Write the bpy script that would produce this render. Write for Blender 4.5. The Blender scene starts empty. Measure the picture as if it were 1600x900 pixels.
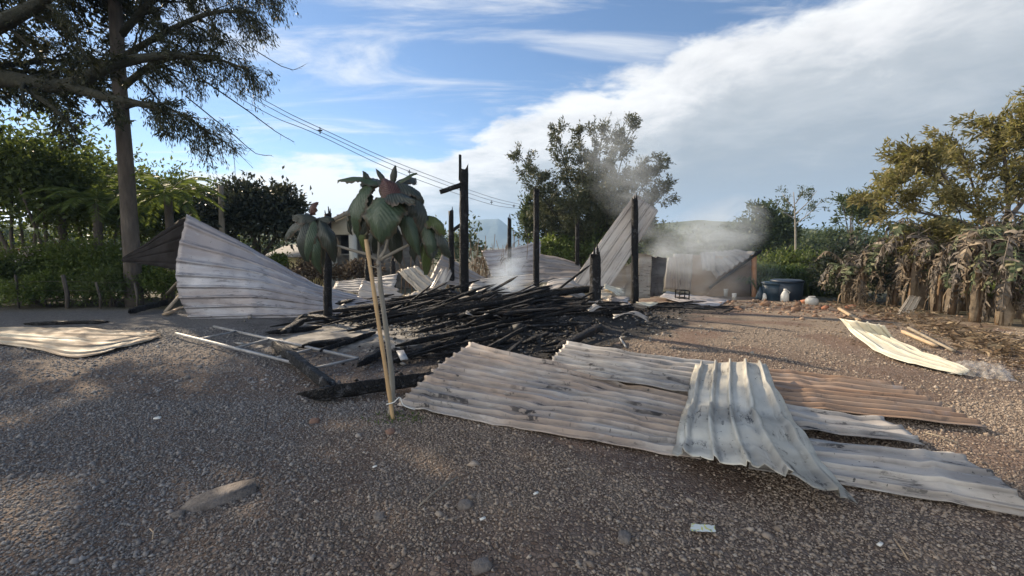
import bpy, math, random
import numpy as np
from mathutils import Vector, Matrix, noise

random.seed(7)
rng = np.random.default_rng(7)
S = bpy.context.scene
C = S.collection

# ---------------------------------------------------------------- camera
F, H, PITCH = 680.0, 1.6, math.radians(5.46)      # focal length in photo pixels, eye height, look-down angle
cam = bpy.data.cameras.new('camera')
cam.sensor_width = 36
cam.lens = 36 * F / 1600
cam.clip_start, cam.clip_end = 0.05, 20000
co = bpy.data.objects.new('camera', cam)
co.location = (0, 0, H)
co.rotation_euler = (math.pi / 2 - PITCH, 0, 0)
C.objects.link(co)
S.camera = co

# ---------------------------------------------------------------- sun, sky, exposure
SUN_AZ, SUN_EL = math.radians(-48), math.radians(27)     # azimuth from +Y towards +X
sd = Vector((math.sin(SUN_AZ) * math.cos(SUN_EL), math.cos(SUN_AZ) * math.cos(SUN_EL), math.sin(SUN_EL)))
sl = bpy.data.lights.new('sun', 'SUN')
sl.energy = 3.4
sl.angle = math.radians(0.6)
sl.color = (1.0, 0.82, 0.60)
so = bpy.data.objects.new('sun', sl)
so.location = (-20, 20, 30)
so.rotation_euler = sd.to_track_quat('Z', 'Y').to_euler()
C.objects.link(so)

S.view_settings.view_transform = 'Standard'
S.view_settings.look = 'None'
S.view_settings.exposure = 1.32
S.view_settings.gamma = 1
S.cycles.use_denoising = True
S.cycles.max_bounces = 8
S.cycles.transparent_max_bounces = 8
S.cycles.volume_bounces = 1
S.cycles.volume_step_rate = 2
S.cycles.volume_max_steps = 32


class NT:
    """small node-tree helper"""
    def __init__(self, tree):
        self.t = tree
        self.L = tree.links

    def node(self, typ, **kw):
        n = self.t.nodes.new(typ)
        for k, v in kw.items():
            setattr(n, k, v)
        return n

    def put(self, sock, v):
        if v is None:
            return
        if isinstance(v, bpy.types.NodeSocket):
            self.L.new(v, sock)
        else:
            if isinstance(v, (tuple, list)) and len(v) == 3 and sock.type == 'RGBA':
                v = (*v, 1)
            sock.default_value = v

    def math(self, op, a, b=None, c=None, clamp=False):
        n = self.node('ShaderNodeMath', operation=op, use_clamp=clamp)
        for i, v in enumerate((a, b, c)):
            self.put(n.inputs[i], v)
        return n.outputs[0]

    def vmath(self, op, a, b=None):
        n = self.node('ShaderNodeVectorMath', operation=op)
        self.put(n.inputs[0], a)
        self.put(n.inputs[1], b)
        return n.outputs[0]

    def noise(self, scale, vec=None, detail=4, rough=0.55, dist=0.0, out=0):
        n = self.node('ShaderNodeTexNoise')
        self.put(n.inputs['Vector'], vec)
        n.inputs['Scale'].default_value = scale
        n.inputs['Detail'].default_value = detail
        n.inputs['Roughness'].default_value = rough
        n.inputs['Distortion'].default_value = dist
        return n.outputs[out]

    def voro(self, scale, vec=None, feature='F1', out='Distance', rnd=1.0):
        n = self.node('ShaderNodeTexVoronoi', feature=feature)
        self.put(n.inputs['Vector'], vec)
        n.inputs['Scale'].default_value = scale
        n.inputs['Randomness'].default_value = rnd
        return n.outputs[out]

    def ramp(self, fac, stops, interp='LINEAR'):
        n = self.node('ShaderNodeValToRGB')
        n.color_ramp.interpolation = interp
        e = n.color_ramp.elements
        while len(e) < len(stops):
            e.new(0.5)
        for el, (p, c) in zip(e, stops):
            el.position = p
            el.color = (*c, 1) if not isinstance(c, (int, float)) else (c, c, c, 1)
        self.put(n.inputs[0], fac)
        return n.outputs[0]

    def mix(self, fac, a, b, blend='MIX'):
        n = self.node('ShaderNodeMix', data_type='RGBA', blend_type=blend)
        self.put(n.inputs[0], fac)
        self.put(n.inputs[6], a)
        self.put(n.inputs[7], b)
        return n.outputs[2]

    def step(self, v, lo, hi):
        n = self.node('ShaderNodeMapRange', interpolation_type='SMOOTHSTEP')
        self.put(n.inputs[0], v)
        n.inputs[1].default_value = lo
        n.inputs[2].default_value = hi
        return n.outputs[0]

    def bump(self, h, strength=0.5, dist=0.02, normal=None):
        n = self.node('ShaderNodeBump')
        n.inputs['Strength'].default_value = strength
        n.inputs['Distance'].default_value = dist
        self.put(n.inputs['Height'], h)
        self.put(n.inputs['Normal'], normal)
        return n.outputs[0]

    def mapping(self, vec, scale=(1, 1, 1), loc=(0, 0, 0), rot=(0, 0, 0)):
        n = self.node('ShaderNodeMapping')
        self.put(n.inputs[0], vec)
        n.inputs['Scale'].default_value = scale
        n.inputs['Location'].default_value = loc
        n.inputs['Rotation'].default_value = rot
        return n.outputs[0]

    def attr(self, name, out='Fac'):
        n = self.node('ShaderNodeAttribute', attribute_name=name)
        return n.outputs[out]


W = bpy.data.worlds.new('World')
S.world = W
W.use_nodes = True
w = NT(W.node_tree)
w.t.nodes.clear()
sky = w.node('ShaderNodeTexSky', sky_type='NISHITA', sun_disc=False)
sky.sun_elevation, sky.sun_rotation = SUN_EL, SUN_AZ
sky.altitude, sky.air_density, sky.dust_density, sky.ozone_density = 600, 1.0, 0.1, 4.0
bg1 = w.node('ShaderNodeBackground')
w.put(bg1.inputs[0], sky.outputs[0])
bg1.inputs[1].default_value = 0.056
# clouds as a flat deck: direction projected on to a plane overhead
tc = w.node('ShaderNodeTexCoord')
sep = w.node('ShaderNodeSeparateXYZ')
w.put(sep.inputs[0], tc.outputs['Generated'])
zz = w.math('ADD', w.math('MAXIMUM', sep.outputs[2], 0.0), 0.1)
cu = w.math('DIVIDE', sep.outputs[0], zz)
cv = w.math('DIVIDE', sep.outputs[1], zz)
cmb = w.node('ShaderNodeCombineXYZ')
w.put(cmb.inputs[0], cu)
w.put(cmb.inputs[1], cv)
uv = cmb.outputs[0]
n1 = w.noise(1.1, uv, 8, 0.58, 0.3)
n2 = w.noise(3.4, w.vmath('ADD', uv, (5.2, 1.3, 0)), 6, 0.6, 0.2)
n1c = w.math('SUBTRACT', n1, 0.5)
n2c = w.math('SUBTRACT', n2, 0.5)
rag = w.math('ADD', w.math('MULTIPLY', n1c, 1.5), w.math('MULTIPLY', n2c, 0.55))
bank = w.math('ADD', w.math('ADD', w.math('MULTIPLY', cu, 0.803), w.math('MULTIPLY', cv, 0.596)), -1.56)
bankr = w.math('ADD', bank, rag)
m_bank = w.step(bankr, -0.10, 0.16)
low = w.math('ADD', w.math('SUBTRACT', cv, 3.35), w.math('MULTIPLY', rag, 1.6))
m_low = w.step(low, -0.15, 0.4)
# thin high streaks everywhere
st = w.noise(1.0, w.mapping(uv, (0.8, 2.4, 1), (1.7, 0.4, 0), (0, 0, 0.7)), 7, 0.62, 0.9)
m_thin = w.math('MULTIPLY', w.step(st, 0.46, 0.74), 0.72)
rear = w.math('SUBTRACT', w.math('MULTIPLY', rag, 1.3), w.math('ADD', bank, 2.45))      # unseen cloud bank behind the camera, added to fill the shaded foreground
m_rear_fill = w.step(rear, -0.15, 0.35)
m = w.math('MAXIMUM', w.math('MAXIMUM', m_bank, m_low), w.math('MAXIMUM', m_thin, m_rear_fill))
n3 = w.noise(2.2, w.vmath('ADD', uv, (0.35, 8.8, 0)), 8, 0.62, 0.35)
deep = w.math('ADD', w.math('MULTIPLY', bankr, 0.46), w.math('MULTIPLY', w.math('SUBTRACT', n3, 0.5), 1.0))
ccol = w.ramp(deep, [(0.0, (0.86, 0.86, 0.85)), (0.15, (0.74, 0.74, 0.75)), (0.40, (0.47, 0.50, 0.53)), (0.75, (0.34, 0.38, 0.42)), (1.0, (0.31, 0.355, 0.405))])
bg2 = w.node('ShaderNodeBackground')
w.put(bg2.inputs[0], w.mix(m_rear_fill, ccol, (2.1, 2.03, 1.92)))  # added rear bank is far brighter than the visible clouds, as fill light
bg2.inputs[1].default_value = 0.50
mx = w.node('ShaderNodeMixShader')
w.put(mx.inputs[0], m)
w.put(mx.inputs[1], bg1.outputs[0])
w.put(mx.inputs[2], bg2.outputs[0])
wo = w.node('ShaderNodeOutputWorld')
w.put(wo.inputs[0], mx.outputs[0])


# ---------------------------------------------------------------- measuring: photo pixel -> place
def ray(px, py):
    cx, cy = (px - 800) / F, (450 - py) / F
    c, s = math.cos(PITCH), math.sin(PITCH)
    return Vector((cx, c + s * cy, cy * c - s))


def sstep(a, b, x):
    t = min(1, max(0, (x - a) / (b - a)))
    return t * t * (3 - 2 * t)


def gz(x, y):
    """height of the ground"""
    d = min(45.0, max(0.0, y - 8))
    z = -0.01 * d * d if d < 3 else -0.06 * (d - 1.5)
    z += 0.035 * noise.noise((x * 0.35, y * 0.35, 3.1)) + 0.016 * noise.noise((x * 1.3, y * 1.3, 7.7))
    return z


def G(px, py, dz=0.0):
    """point on the ground (or dz above it) under that pixel"""
    d = ray(px, py)
    t, st_ = 1.0, 0.1
    while t < 400:
        p = d * t
        if H + p.z < gz(p.x, p.y) + dz:
            break
        t += st_
    lo, hi = t - st_, t
    for _ in range(18):
        mid = (lo + hi) / 2
        p = d * mid
        if H + p.z < gz(p.x, p.y) + dz:
            hi = mid
        else:
            lo = mid
    p = d * hi
    return Vector((p.x, p.y, H + p.z))


def P(px, py, Y):
    """point at distance Y in front of the lens plane's foot"""
    d = ray(px, py)
    p = d * (Y / d.y)
    return Vector((p.x, p.y, H + p.z))


def onG(x, y, dz=0.0):
    return Vector((x, y, gz(x, y) + dz))


# ---------------------------------------------------------------- objects and meshes
ORG = {}


def tag(o, label=None, cat=None, group=None, kind=None):
    if label: o['label'] = label
    if cat: o['category'] = cat
    if group: o['group'] = group
    if kind: o['kind'] = kind
    return o


def thing(name, label, cat, loc, group=None):
    o = bpy.data.objects.new(name, None)
    o.empty_display_size = 0.2
    o.location = loc
    C.objects.link(o)
    ORG[o.name] = Vector(loc)
    return tag(o, label, cat, group)


def mesh_np(name, V, Fc, smooth=False, uvs=None):
    """V (n,3); Fc (m,k) one face size, or a list of such arrays"""
    me = bpy.data.meshes.new(name)
    V = np.asarray(V, dtype=np.float32).reshape(-1, 3)
    Fl = Fc if isinstance(Fc, list) else [Fc]
    Fl = [np.asarray(f, dtype=np.int32) for f in Fl if len(f)]
    loops = np.concatenate([f.ravel() for f in Fl])
    tot = np.concatenate([np.full(len(f), f.shape[1], np.int32) for f in Fl])
    start = np.concatenate([[0], np.cumsum(tot)[:-1]]).astype(np.int32)
    me.vertices.add(len(V))
    me.vertices.foreach_set('co', V.ravel())
    me.loops.add(len(loops))
    me.loops.foreach_set('vertex_index', loops)
    me.polygons.add(len(tot))
    me.polygons.foreach_set('loop_start', start)
    me.polygons.foreach_set('loop_total', tot)
    if smooth:
        me.polygons.foreach_set('use_smooth', np.ones(len(tot), bool))
    if uvs is not None:
        ul = me.uv_layers.new(name='UVMap')
        ul.data.foreach_set('uv', np.asarray(uvs, np.float32)[loops].ravel())
    me.update(calc_edges=True)
    return me


class MB:
    """collects shapes in world coordinates"""
    def __init__(self):
        self.V, self.Q, self.T, self.n = [], [], [], 0

    def add(self, V, Q=None, T=None):
        V = np.asarray(V, float).reshape(-1, 3)
        if Q is not None and len(Q): self.Q.append(np.asarray(Q, int) + self.n)
        if T is not None and len(T): self.T.append(np.asarray(T, int) + self.n)
        self.V.append(V)
        self.n += len(V)
        return self

    def tube(self, pts, radii, k=6, cap=True, wob=0.0, squash=None):
        pts = np.asarray([tuple(p) for p in pts], float)
        n = len(pts)
        if np.isscalar(radii): radii = [radii] * n
        tan = np.gradient(pts, axis=0)
        tan /= np.linalg.norm(tan, axis=1)[:, None] + 1e-9
        ref = np.array([0, 0, 1.0]) if abs(tan[0][2]) < 0.9 else np.array([1.0, 0, 0])
        V = []
        for i in range(n):
            a = np.cross(tan[i], ref); a /= np.linalg.norm(a) + 1e-9
            b = np.cross(a, tan[i])
            ref = b if abs(np.dot(b, tan[i])) < .5 else ref
            for j in range(k):
                t = 2 * math.pi * j / k
                r = radii[i] * (1 + (rng.uniform(-wob, wob) if wob else 0))
                V.append(pts[i] + r * (math.cos(t) * a + math.sin(t) * b))
        Q = [(i * k + j, i * k + (j + 1) % k, (i + 1) * k + (j + 1) % k, (i + 1) * k + j) for i in range(n - 1) for j in range(k)]
        T = []
        if cap:
            V.append(pts[0]); V.append(pts[-1])
            T += [(n * k, (j + 1) % k, j) for j in range(k)]
            T += [(n * k + 1, (n - 1) * k + j, (n - 1) * k + (j + 1) % k) for j in range(k)]
        return self.add(V, Q, T)

    def beam(self, p0, p1, w_, h_, seg=1, jit=0.0, taper=1.0, roll=0.0, up=(0, 0, 1)):
        p0, p1 = Vector(p0), Vector(p1)
        d = (p1 - p0).normalized()
        up = Vector(up)
        if abs(d.dot(up)) > 0.95: up = Vector((0, 1, 0))
        a = d.cross(up).normalized()
        b = a.cross(d).normalized()
        if roll:
            q = Matrix.Rotation(roll, 3, d)
            a, b = q @ a, q @ b
        V = []
        for i in range(seg + 1):
            t = i / seg
            s = 1 + (taper - 1) * t
            c = p0.lerp(p1, t)
            for sa, sb in ((-1, -1), (1, -1), (1, 1), (-1, 1)):
                j1 = 1 + random.uniform(-jit, jit)
                j2 = 1 + random.uniform(-jit, jit)
                V.append(tuple(c + a * (sa * w_ / 2 * s * j1) + b * (sb * h_ / 2 * s * j2) + d * random.uniform(-jit, jit) * w_ * .6))
        Q = [(0, 1, 2, 3)[::-1]]
        for i in range(seg):
            o = i * 4
            for j in range(4):
                Q.append((o + j, o + (j + 1) % 4, o + 4 + (j + 1) % 4, o + 4 + j))
        Q.append(tuple(seg * 4 + j for j in range(4)))
        return self.add(V, Q)

    def charred(self, p0, p1, w_, h_, rough=.14, seed=0.0, roll=0.0):
        p0, p1 = Vector(p0), Vector(p1)
        d = p1 - p0
        L_ = d.length
        d.normalize()
        up = Vector((0, 0, 1)) if abs(d.z) < .9 else Vector((0, 1, 0))
        a = d.cross(up).normalized()
        b = a.cross(d).normalized()
        q = Matrix.Rotation(roll, 3, d)
        a, b = q @ a, q @ b
        n = max(4, min(34, int(L_ / .085)))
        ring = ((-1, -.8), (-.8, -1), (.8, -1), (1, -.8), (1, .8), (.8, 1), (-.8, 1), (-1, .8))
        bow = Vector((random.gauss(0, .005), random.gauss(0, .005), random.gauss(0, .005))) * L_
        V = []
        for i in range(n + 1):
            f = i / n
            c = p0.lerp(p1, f) + bow * math.sin(math.pi * f)
            thin = 1 - .35 * max(0, noise.noise((f * L_ * 1.3, seed, 2.2)))
            end = min(1, .45 + min(f, 1 - f) * n * .3)
            for j, (u, v) in enumerate(ring):
                k = thin * end * (1 + rough * (noise.noise((f * L_ * 9, j * 1.9, seed)) + random.uniform(-.6, .6)))
                e = d * random.uniform(-1, 1) * w_ * (.7 if i in (0, n) else .12)
                V.append(tuple(c + a * (u * w_ / 2 * k) + b * (v * h_ / 2 * k) + e))
        Q = [(i * 8 + j, i * 8 + (j + 1) % 8, (i + 1) * 8 + (j + 1) % 8, (i + 1) * 8 + j) for i in range(n) for j in range(8)]
        V += [tuple(p0 + d * w_ * .2), tuple(p1 - d * w_ * .2)]
        m_ = (n + 1) * 8
        T = [(m_, (j + 1) % 8, j) for j in range(8)] + [(m_ + 1, n * 8 + j, n * 8 + (j + 1) % 8) for j in range(8)]
        return self.add(V, Q, T)

    def box(self, lo, hi):
        lo, hi = Vector(lo), Vector(hi)
        V = [(x, y, z) for z in (lo.z, hi.z) for x, y in ((lo.x, lo.y), (hi.x, lo.y), (hi.x, hi.y), (lo.x, hi.y))]
        Q = [(3, 2, 1, 0), (4, 5, 6, 7), (0, 1, 5, 4), (1, 2, 6, 5), (2, 3, 7, 6), (3, 0, 4, 7)]
        return self.add(V, Q)

    def build(self, name, mat, parent=None, loc=None, smooth=False, label=None, cat=None, group=None, kind=None, uvs=None, bevel=0):
        V = np.concatenate(self.V)
        org = ORG[parent.name] if parent else Vector(loc if loc is not None else (0, 0, 0))
        V = V - np.array(org)
        fl = []
        if self.Q: fl.append(np.concatenate(self.Q))
        if self.T: fl.append(np.concatenate(self.T))
        me = mesh_np(name, V, fl, smooth, uvs)
        me.materials.append(mat)
        o = bpy.data.objects.new(name, me)
        C.objects.link(o)
        if parent: o.parent = parent
        else: o.location = org
        ORG[o.name] = org
        if bevel:
            md = o.modifiers.new('bevel', 'BEVEL'); md.width = bevel; md.segments = 1; md.limit_method = 'ANGLE'
        return tag(o, label, cat, group, kind)


def copy_tree(o, parent=None):
    c = o.copy()
    C.objects.link(c)
    c.parent = parent
    for ch in [x for x in C.objects if x.parent == o]:
        copy_tree(ch, c)
    return c


# ---------------------------------------------------------------- materials
def new_mat(name):
    m_ = bpy.data.materials.new(name)
    m_.use_nodes = True
    t = NT(m_.node_tree)
    t.b = t.t.nodes['Principled BSDF']
    t.out = t.t.nodes['Material Output']
    t.m = m_
    return t


def geo_random(t):
    return t.node('ShaderNodeNewGeometry').outputs['Random Per Island']


def pos(t):
    return t.node('ShaderNodeNewGeometry').outputs['Position']


def objc(t):
    return t.node('ShaderNodeTexCoord').outputs['Object']


def simple(name, c1, c2, scale=6, rough=0.7, bumps=0.3, bscale=40, bdist=0.01, metallic=0.0, stretch=(1, 1, 1)):
    t = new_mat(name)
    v = t.mapping(objc(t), stretch)
    t.put(t.b.inputs['Base Color'], t.mix(t.ramp(t.noise(scale, v, 5), [(0.3, 0.0), (0.7, 1.0)]), c1, c2))
    t.b.inputs['Roughness'].default_value = rough
    t.b.inputs['Metallic'].default_value = metallic
    t.put(t.b.inputs['Normal'], t.bump(t.noise(bscale, v, 5), bumps, bdist))
    return t.m


def leafmat(name, cols, trans=0.35, rough=0.55, nscale=1.5):
    t = new_mat(name)
    n_ = len(cols)
    r = geo_random(t)
    f = t.math('ADD', t.math('MULTIPLY', r, 0.6), t.math('MULTIPLY', t.noise(nscale, pos(t), 3), 0.5), clamp=True)
    col = t.ramp(f, [(0.12 + 0.8 * i / max(1, n_ - 1), c) for i, c in enumerate(cols)])
    t.put(t.b.inputs['Base Color'], col)
    t.b.inputs['Roughness'].default_value = rough
    t.b.inputs['Specular IOR Level'].default_value = 0.35
    tr = t.node('ShaderNodeBsdfTranslucent')
    t.put(tr.inputs[0], t.mix(0.5, col, (0.16, 0.20, 0.03)) if trans > .3 else col)
    mxs = t.node('ShaderNodeMixShader')
    mxs.inputs[0].default_value = trans
    t.L.new(t.b.outputs[0], mxs.inputs[1])
    t.L.new(tr.outputs[0], mxs.inputs[2])
    t.L.new(mxs.outputs[0], t.out.inputs[0])
    return t.m


def charmat(name, base=0.009, ash=0.25, ashcol=(0.20, 0.20, 0.21)):
    """alligatored charcoal with pale ash"""
    t = new_mat(name)
    v = t.mapping(objc(t), (1, 1, 1))
    cr = t.voro(26, v, 'DISTANCE_TO_EDGE')
    a = t.math('MULTIPLY', t.step(t.noise(7, v, 7, 0.7), 0.53, 0.66), ash)
    col = t.mix(t.noise(30, v, 3), (base * .6, base * .6, base * .65), (base * 1.9, base * 1.9, base * 2.0))
    t.put(t.b.inputs['Base Color'], t.mix(a, col, ashcol))
    t.b.inputs['Roughness'].default_value = 0.62
    t.b.inputs['Specular IOR Level'].default_value = 0.22
    cr2 = t.voro(11, v, 'DISTANCE_TO_EDGE')
    nb = t.bump(t.math('MINIMUM', cr2, 0.10), 1.0, 0.12)
    nb = t.bump(t.math('MINIMUM', cr, 0.14), 0.9, 0.07, nb)
    t.put(t.b.inputs['Normal'], t.bump(t.noise(60, v, 4), 0.35, 0.01, nb))
    return t.m


def sheetmat(name, pale, dark, brown, brown_amt=0.5, soot=0.15, seed=0.0, rough=0.45, metal=0.1, blue=(0.42, 0.47, 0.55), spec=0.4):
    """fire-discoloured roof sheet; UV: u metres along the ribs, v metres across"""
    t = new_mat(name)
    uvn = t.node('ShaderNodeUVMap')
    uv_ = t.mapping(uvn.outputs[0], (1, 1, 1), (seed, seed * 1.7, 0))
    along = t.mapping(uvn.outputs[0], (0.55, 2.6, 1), (seed, seed * 1.7, 0))
    fine = t.mapping(uvn.outputs[0], (1.2, 14, 1), (seed, seed, 0))
    c = t.mix(t.step(t.noise(1.2, along, 6, 0.62), 0.35, 0.68), pale, dark)
    c = t.mix(t.math('MULTIPLY', t.step(t.noise(0.9, t.mapping(along, (1, 1, 1), (3.3, 1.2, 0)), 7, 0.6, 0.6), 0.36, 0.56), brown_amt), c, brown)
    c = t.mix(t.math('MULTIPLY', t.step(t.noise(2.2, t.mapping(uv_, (1, 1, 1), (9, 4, 0)), 6, 0.65), 0.58, 0.72), 0.45), c, blue)
    c = t.mix(t.math('MULTIPLY', t.noise(3.5, fine, 4), 0.30), c, t.mix(0.5, dark, brown))
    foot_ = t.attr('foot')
    rib_shade = t.math('MULTIPLY', foot_, t.step(t.noise(3.0, t.mapping(uvn.outputs[0], (1.0, 5, 1), (seed, 2, 0)), 5, .65), .34, .60))
    c = t.mix(t.math('MULTIPLY', rib_shade, 0.72), c, t.mix(0.55, dark, (0.03, 0.026, 0.024)))  # dark lines at the rib feet: rib shading painted into the colour
    pan = t.noise(0.8, t.mapping(uvn.outputs[0], (0.5, 3.9, 1), (seed * 2.2, 5, 0)), 3, .5)
    c = t.mix(t.math('MULTIPLY', t.step(pan, .52, .60), 0.5), c, t.mix(0.5, c, pale))
    c = t.mix(t.math('MULTIPLY', t.step(pan, .46, .38), 0.5), c, t.mix(0.5, c, dark))
    s1 = t.step(t.noise(5.5, t.mapping(along, (1, 1, 1), (1, 7, 0)), 8, 0.72), 0.55, 0.60)
    s2 = t.step(t.noise(1.1, t.mapping(uv_, (1, 1, 1), (2, 5, 0)), 4, 0.6), 0.42, 0.58)
    c = t.mix(t.math('MULTIPLY', t.math('MULTIPLY', s1, s2), min(1.0, soot * 4)), c, (0.018, 0.018, 0.02))
    c = t.mix(t.math('MULTIPLY', s2, soot), c, (0.05, 0.045, 0.045))
    spk = t.step(t.noise(24, uv_, 3, .6), .66, .70)
    c = t.mix(t.math('MULTIPLY', spk, min(1.0, soot * 3)), c, (0.02, 0.02, 0.02))
    sc = t.step(t.noise(1.0, t.mapping(uvn.outputs[0], (2.2, 30, 1), (seed, 3, 0)), 5, .7), .58, .66)
    c = t.mix(t.math('MULTIPLY', sc, .35), c, pale)
    t.put(t.b.inputs['Base Color'], c)
    t.b.inputs['Metallic'].default_value = metal
    t.b.inputs['Specular IOR Level'].default_value = spec
    t.put(t.b.inputs['Roughness'], t.ramp(t.noise(4, uv_, 4), [(0.3, rough - .1), (0.7, rough + .2)]))
    t.put(t.b.inputs['Normal'], t.bump(t.noise(7, uv_, 5), 0.22, 0.02))
    return t.m


M = {}
M['char'] = charmat('charred_wood')
M['char_ash'] = charmat('charred_wood_ashy', 0.014, 0.6, (0.20, 0.20, 0.205))
M['char_brown'] = charmat('scorched_brown_wood', 0.022, 0.5, (0.14, 0.09, 0.06))
M['bark'] = simple('grey_brown_bark', (0.055, 0.045, 0.036), (0.15, 0.125, 0.10), 5, 0.9, 0.8, 14, 0.05, 0, (1, 1, .25))
M['bark_pale'] = simple('pale_smooth_bark', (0.22, 0.20, 0.16), (0.33, 0.30, 0.25), 8, 0.8, 0.5, 30, 0.01, 0, (1, 1, .4))
M['bark_dark'] = simple('dark_mossy_bark', (0.02, 0.022, 0.015), (0.06, 0.06, 0.04), 5, 0.95, 0.9, 16, 0.05)
M['bamboo'] = simple('bamboo_stake', (0.42, 0.26, 0.12), (0.55, 0.38, 0.20), 6, 0.55, 0.25, 30, 0.005, 0, (1, 1, .15))
M['oldwood'] = simple('weathered_timber', (0.20, 0.17, 0.13), (0.34, 0.29, 0.22), 7, 0.85, 0.5, 30, 0.01, 0, (1, 1, .3))
M['board'] = simple('pale_sawn_board', (0.36, 0.26, 0.16), (0.50, 0.38, 0.25), 6, 0.8, 0.4, 25, 0.01)
M['concrete'] = simple('sooty_concrete', (0.10, 0.095, 0.09), (0.27, 0.255, 0.23), 2.5, 0.9, 0.5, 26, 0.02)
M['wallbrown'] = simple('brown_rendered_wall', (0.20, 0.145, 0.10), (0.28, 0.205, 0.145), 1.6, 0.9, 0.3, 18, 0.02)
M['cream'] = simple('cream_painted_wall', (0.62, 0.60, 0.52), (0.70, 0.68, 0.60), 1.5, 0.85, 0.2, 12, 0.02)
M['yellow'] = simple('yellow_painted_wall', (0.52, 0.45, 0.22), (0.58, 0.50, 0.27), 1.5, 0.85, 0.2, 12, 0.02)
M['rooftile'] = simple('weathered_roof_tile', (0.20, 0.155, 0.12), (0.32, 0.26, 0.21), 4, 0.9, 0.4, 20, 0.02)
M['darkroom'] = simple('dark_shutter', (0.012, 0.012, 0.014), (0.03, 0.03, 0.035), 3, 0.4, 0.1, 10, 0.01)
M['orange'] = simple('orange_brick_pillar', (0.36, 0.17, 0.08), (0.46, 0.24, 0.12), 6, 0.9, 0.4, 30, 0.01)
M['brick'] = simple('broken_red_brick', (0.34, 0.13, 0.07), (0.45, 0.22, 0.13), 5, 0.9, 0.5, 30, 0.01)
M['white'] = simple('white_plastic', (0.62, 0.62, 0.58), (0.74, 0.73, 0.68), 4, 0.5, 0.15, 12, 0.01)
M['whitegrey'] = simple('pale_grey_plastic', (0.42, 0.42, 0.40), (0.55, 0.54, 0.51), 4, 0.5, 0.2, 12, 0.01)
M['tank'] = simple('dark_blue_plastic', (0.012, 0.022, 0.04), (0.02, 0.035, 0.055), 3, 0.45, 0.2, 12, 0.01)
M['tankblue'] = simple('mid_blue_plastic', (0.012, 0.03, 0.05), (0.02, 0.045, 0.07), 3, 0.45, 0.2, 12, 0.01)
M['alu'] = simple('dull_aluminium', (0.22, 0.22, 0.22), (0.42, 0.42, 0.42), 6, 0.6, 0.2, 30, 0.004, 0.3)
M['wire'] = simple('cable_black', (0.02, 0.02, 0.022), (0.035, 0.035, 0.04), 4, 0.6, 0.1)
M['wood_cut'] = simple('fresh_log_end', (0.48, 0.25, 0.09), (0.6, 0.36, 0.15), 9, 0.8, 0.3, 40, .01)
M['redstone'] = simple('reddish_stone', (0.13, 0.075, 0.055), (0.24, 0.15, 0.115), 6, 0.9, 0.5, 35, 0.01)
M['stone'] = simple('brown_grey_stone', (0.10, 0.085, 0.075), (0.24, 0.21, 0.185), 14, 0.9, 0.9, 45, 0.02)
M['appl'] = sheetmat('scorched_white_enamel', (0.66, 0.64, 0.58), (0.42, 0.37, 0.31), (0.30, 0.24, 0.18), 0.45, 0.22, 4.0, 0.5, 0.0)

# ================================================================ SETTING
def fbm(x, y, s, seed=0.0):
    return noise.fractal((x * s, y * s, seed), 1.0, 2.0, 4)


def axis(parts):
    out = []
    for a, b, st_ in parts:
        out += list(np.arange(a, b, st_))
    out.append(parts[-1][1])
    return np.array(out)


gx = axis([(-3000, -400, 260), (-400, -60, 34), (-60, -18, 3), (-18, 15, 0.13), (15, 60, 3), (60, 400, 34), (400, 3000, 260)])
gy = axis([(-400, -40, 36), (-40, -2, 3.8), (-2, 1.2, 0.4), (1.2, 19, 0.13), (19, 60, 1.4), (60, 400, 20), (400, 3000, 260)])
VX, VY = np.meshgrid(gx, gy)
GV = np.zeros((VX.size, 3))
mask = np.zeros((VX.size, 5))
for i, (x, y) in enumerate(zip(VX.ravel(), VY.ravel())):
    GV[i] = (x, y, gz(x, y))
    f1, f2 = fbm(x, y, 0.45, 1.0), fbm(x, y, 1.6, 5.0)
    grey = sstep(-0.4, -2.3, x + 0.9 * f1 + 0.3 * f2) * (1 - sstep(11, 14, y))
    e = ((x + 0.5) / 5.2) ** 2 + ((y - 10.4) / 3.6) ** 2
    soot = sstep(1.25, 0.75, e + 0.35 * f1 + 0.3 * f2)
    e2 = ((x - 4.2) / 2.2) ** 2 + ((y - 12.5) / 1.8) ** 2
    e3 = ((x + 0.3) / 2.0) ** 2 + ((y - 7.2) / 1.9) ** 2
    soot = max(soot, 0.95 * sstep(1.25, 0.7, e3 + 0.4 * f1 + 0.3 * f2))
    soot = max(soot, 0.9 * sstep(1.2, 0.5, e2 + 0.45 * f1 + 0.3 * f2))
    grass = max(sstep(16.5, 21, y + 1.5 * f1) * sstep(13.5, 9, x), sstep(11.0, 13.0, y + f1) * sstep(-5.0, -7.0, x + f1), sstep(9.2, 11.5, x + 0.7 * f1 - 0.0 * y), sstep(30, 40, y))
    red = sstep(-0.08, 0.38, fbm(x, y, 0.8, 9.0) + 0.25 * f2) * (1 - grey * 0.8)
    mask[i] = (grey, soot, grass, red, 0.85 * sstep(7.8, 5.5, y + .8 * f1))
nx_, ny_ = len(gx), len(gy)
ii, jj = np.meshgrid(np.arange(nx_ - 1), np.arange(ny_ - 1))
b0 = (jj * nx_ + ii).ravel()
me = mesh_np('ground', GV, np.stack([b0, b0 + 1, b0 + 1 + nx_, b0 + nx_], 1), True)
for k, nm in enumerate(('grey', 'soot', 'grass', 'red', 'bed')):
    at = me.attributes.new(nm, 'FLOAT', 'POINT')
    at.data.foreach_set('value', mask[:, k].astype(np.float32))


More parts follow.
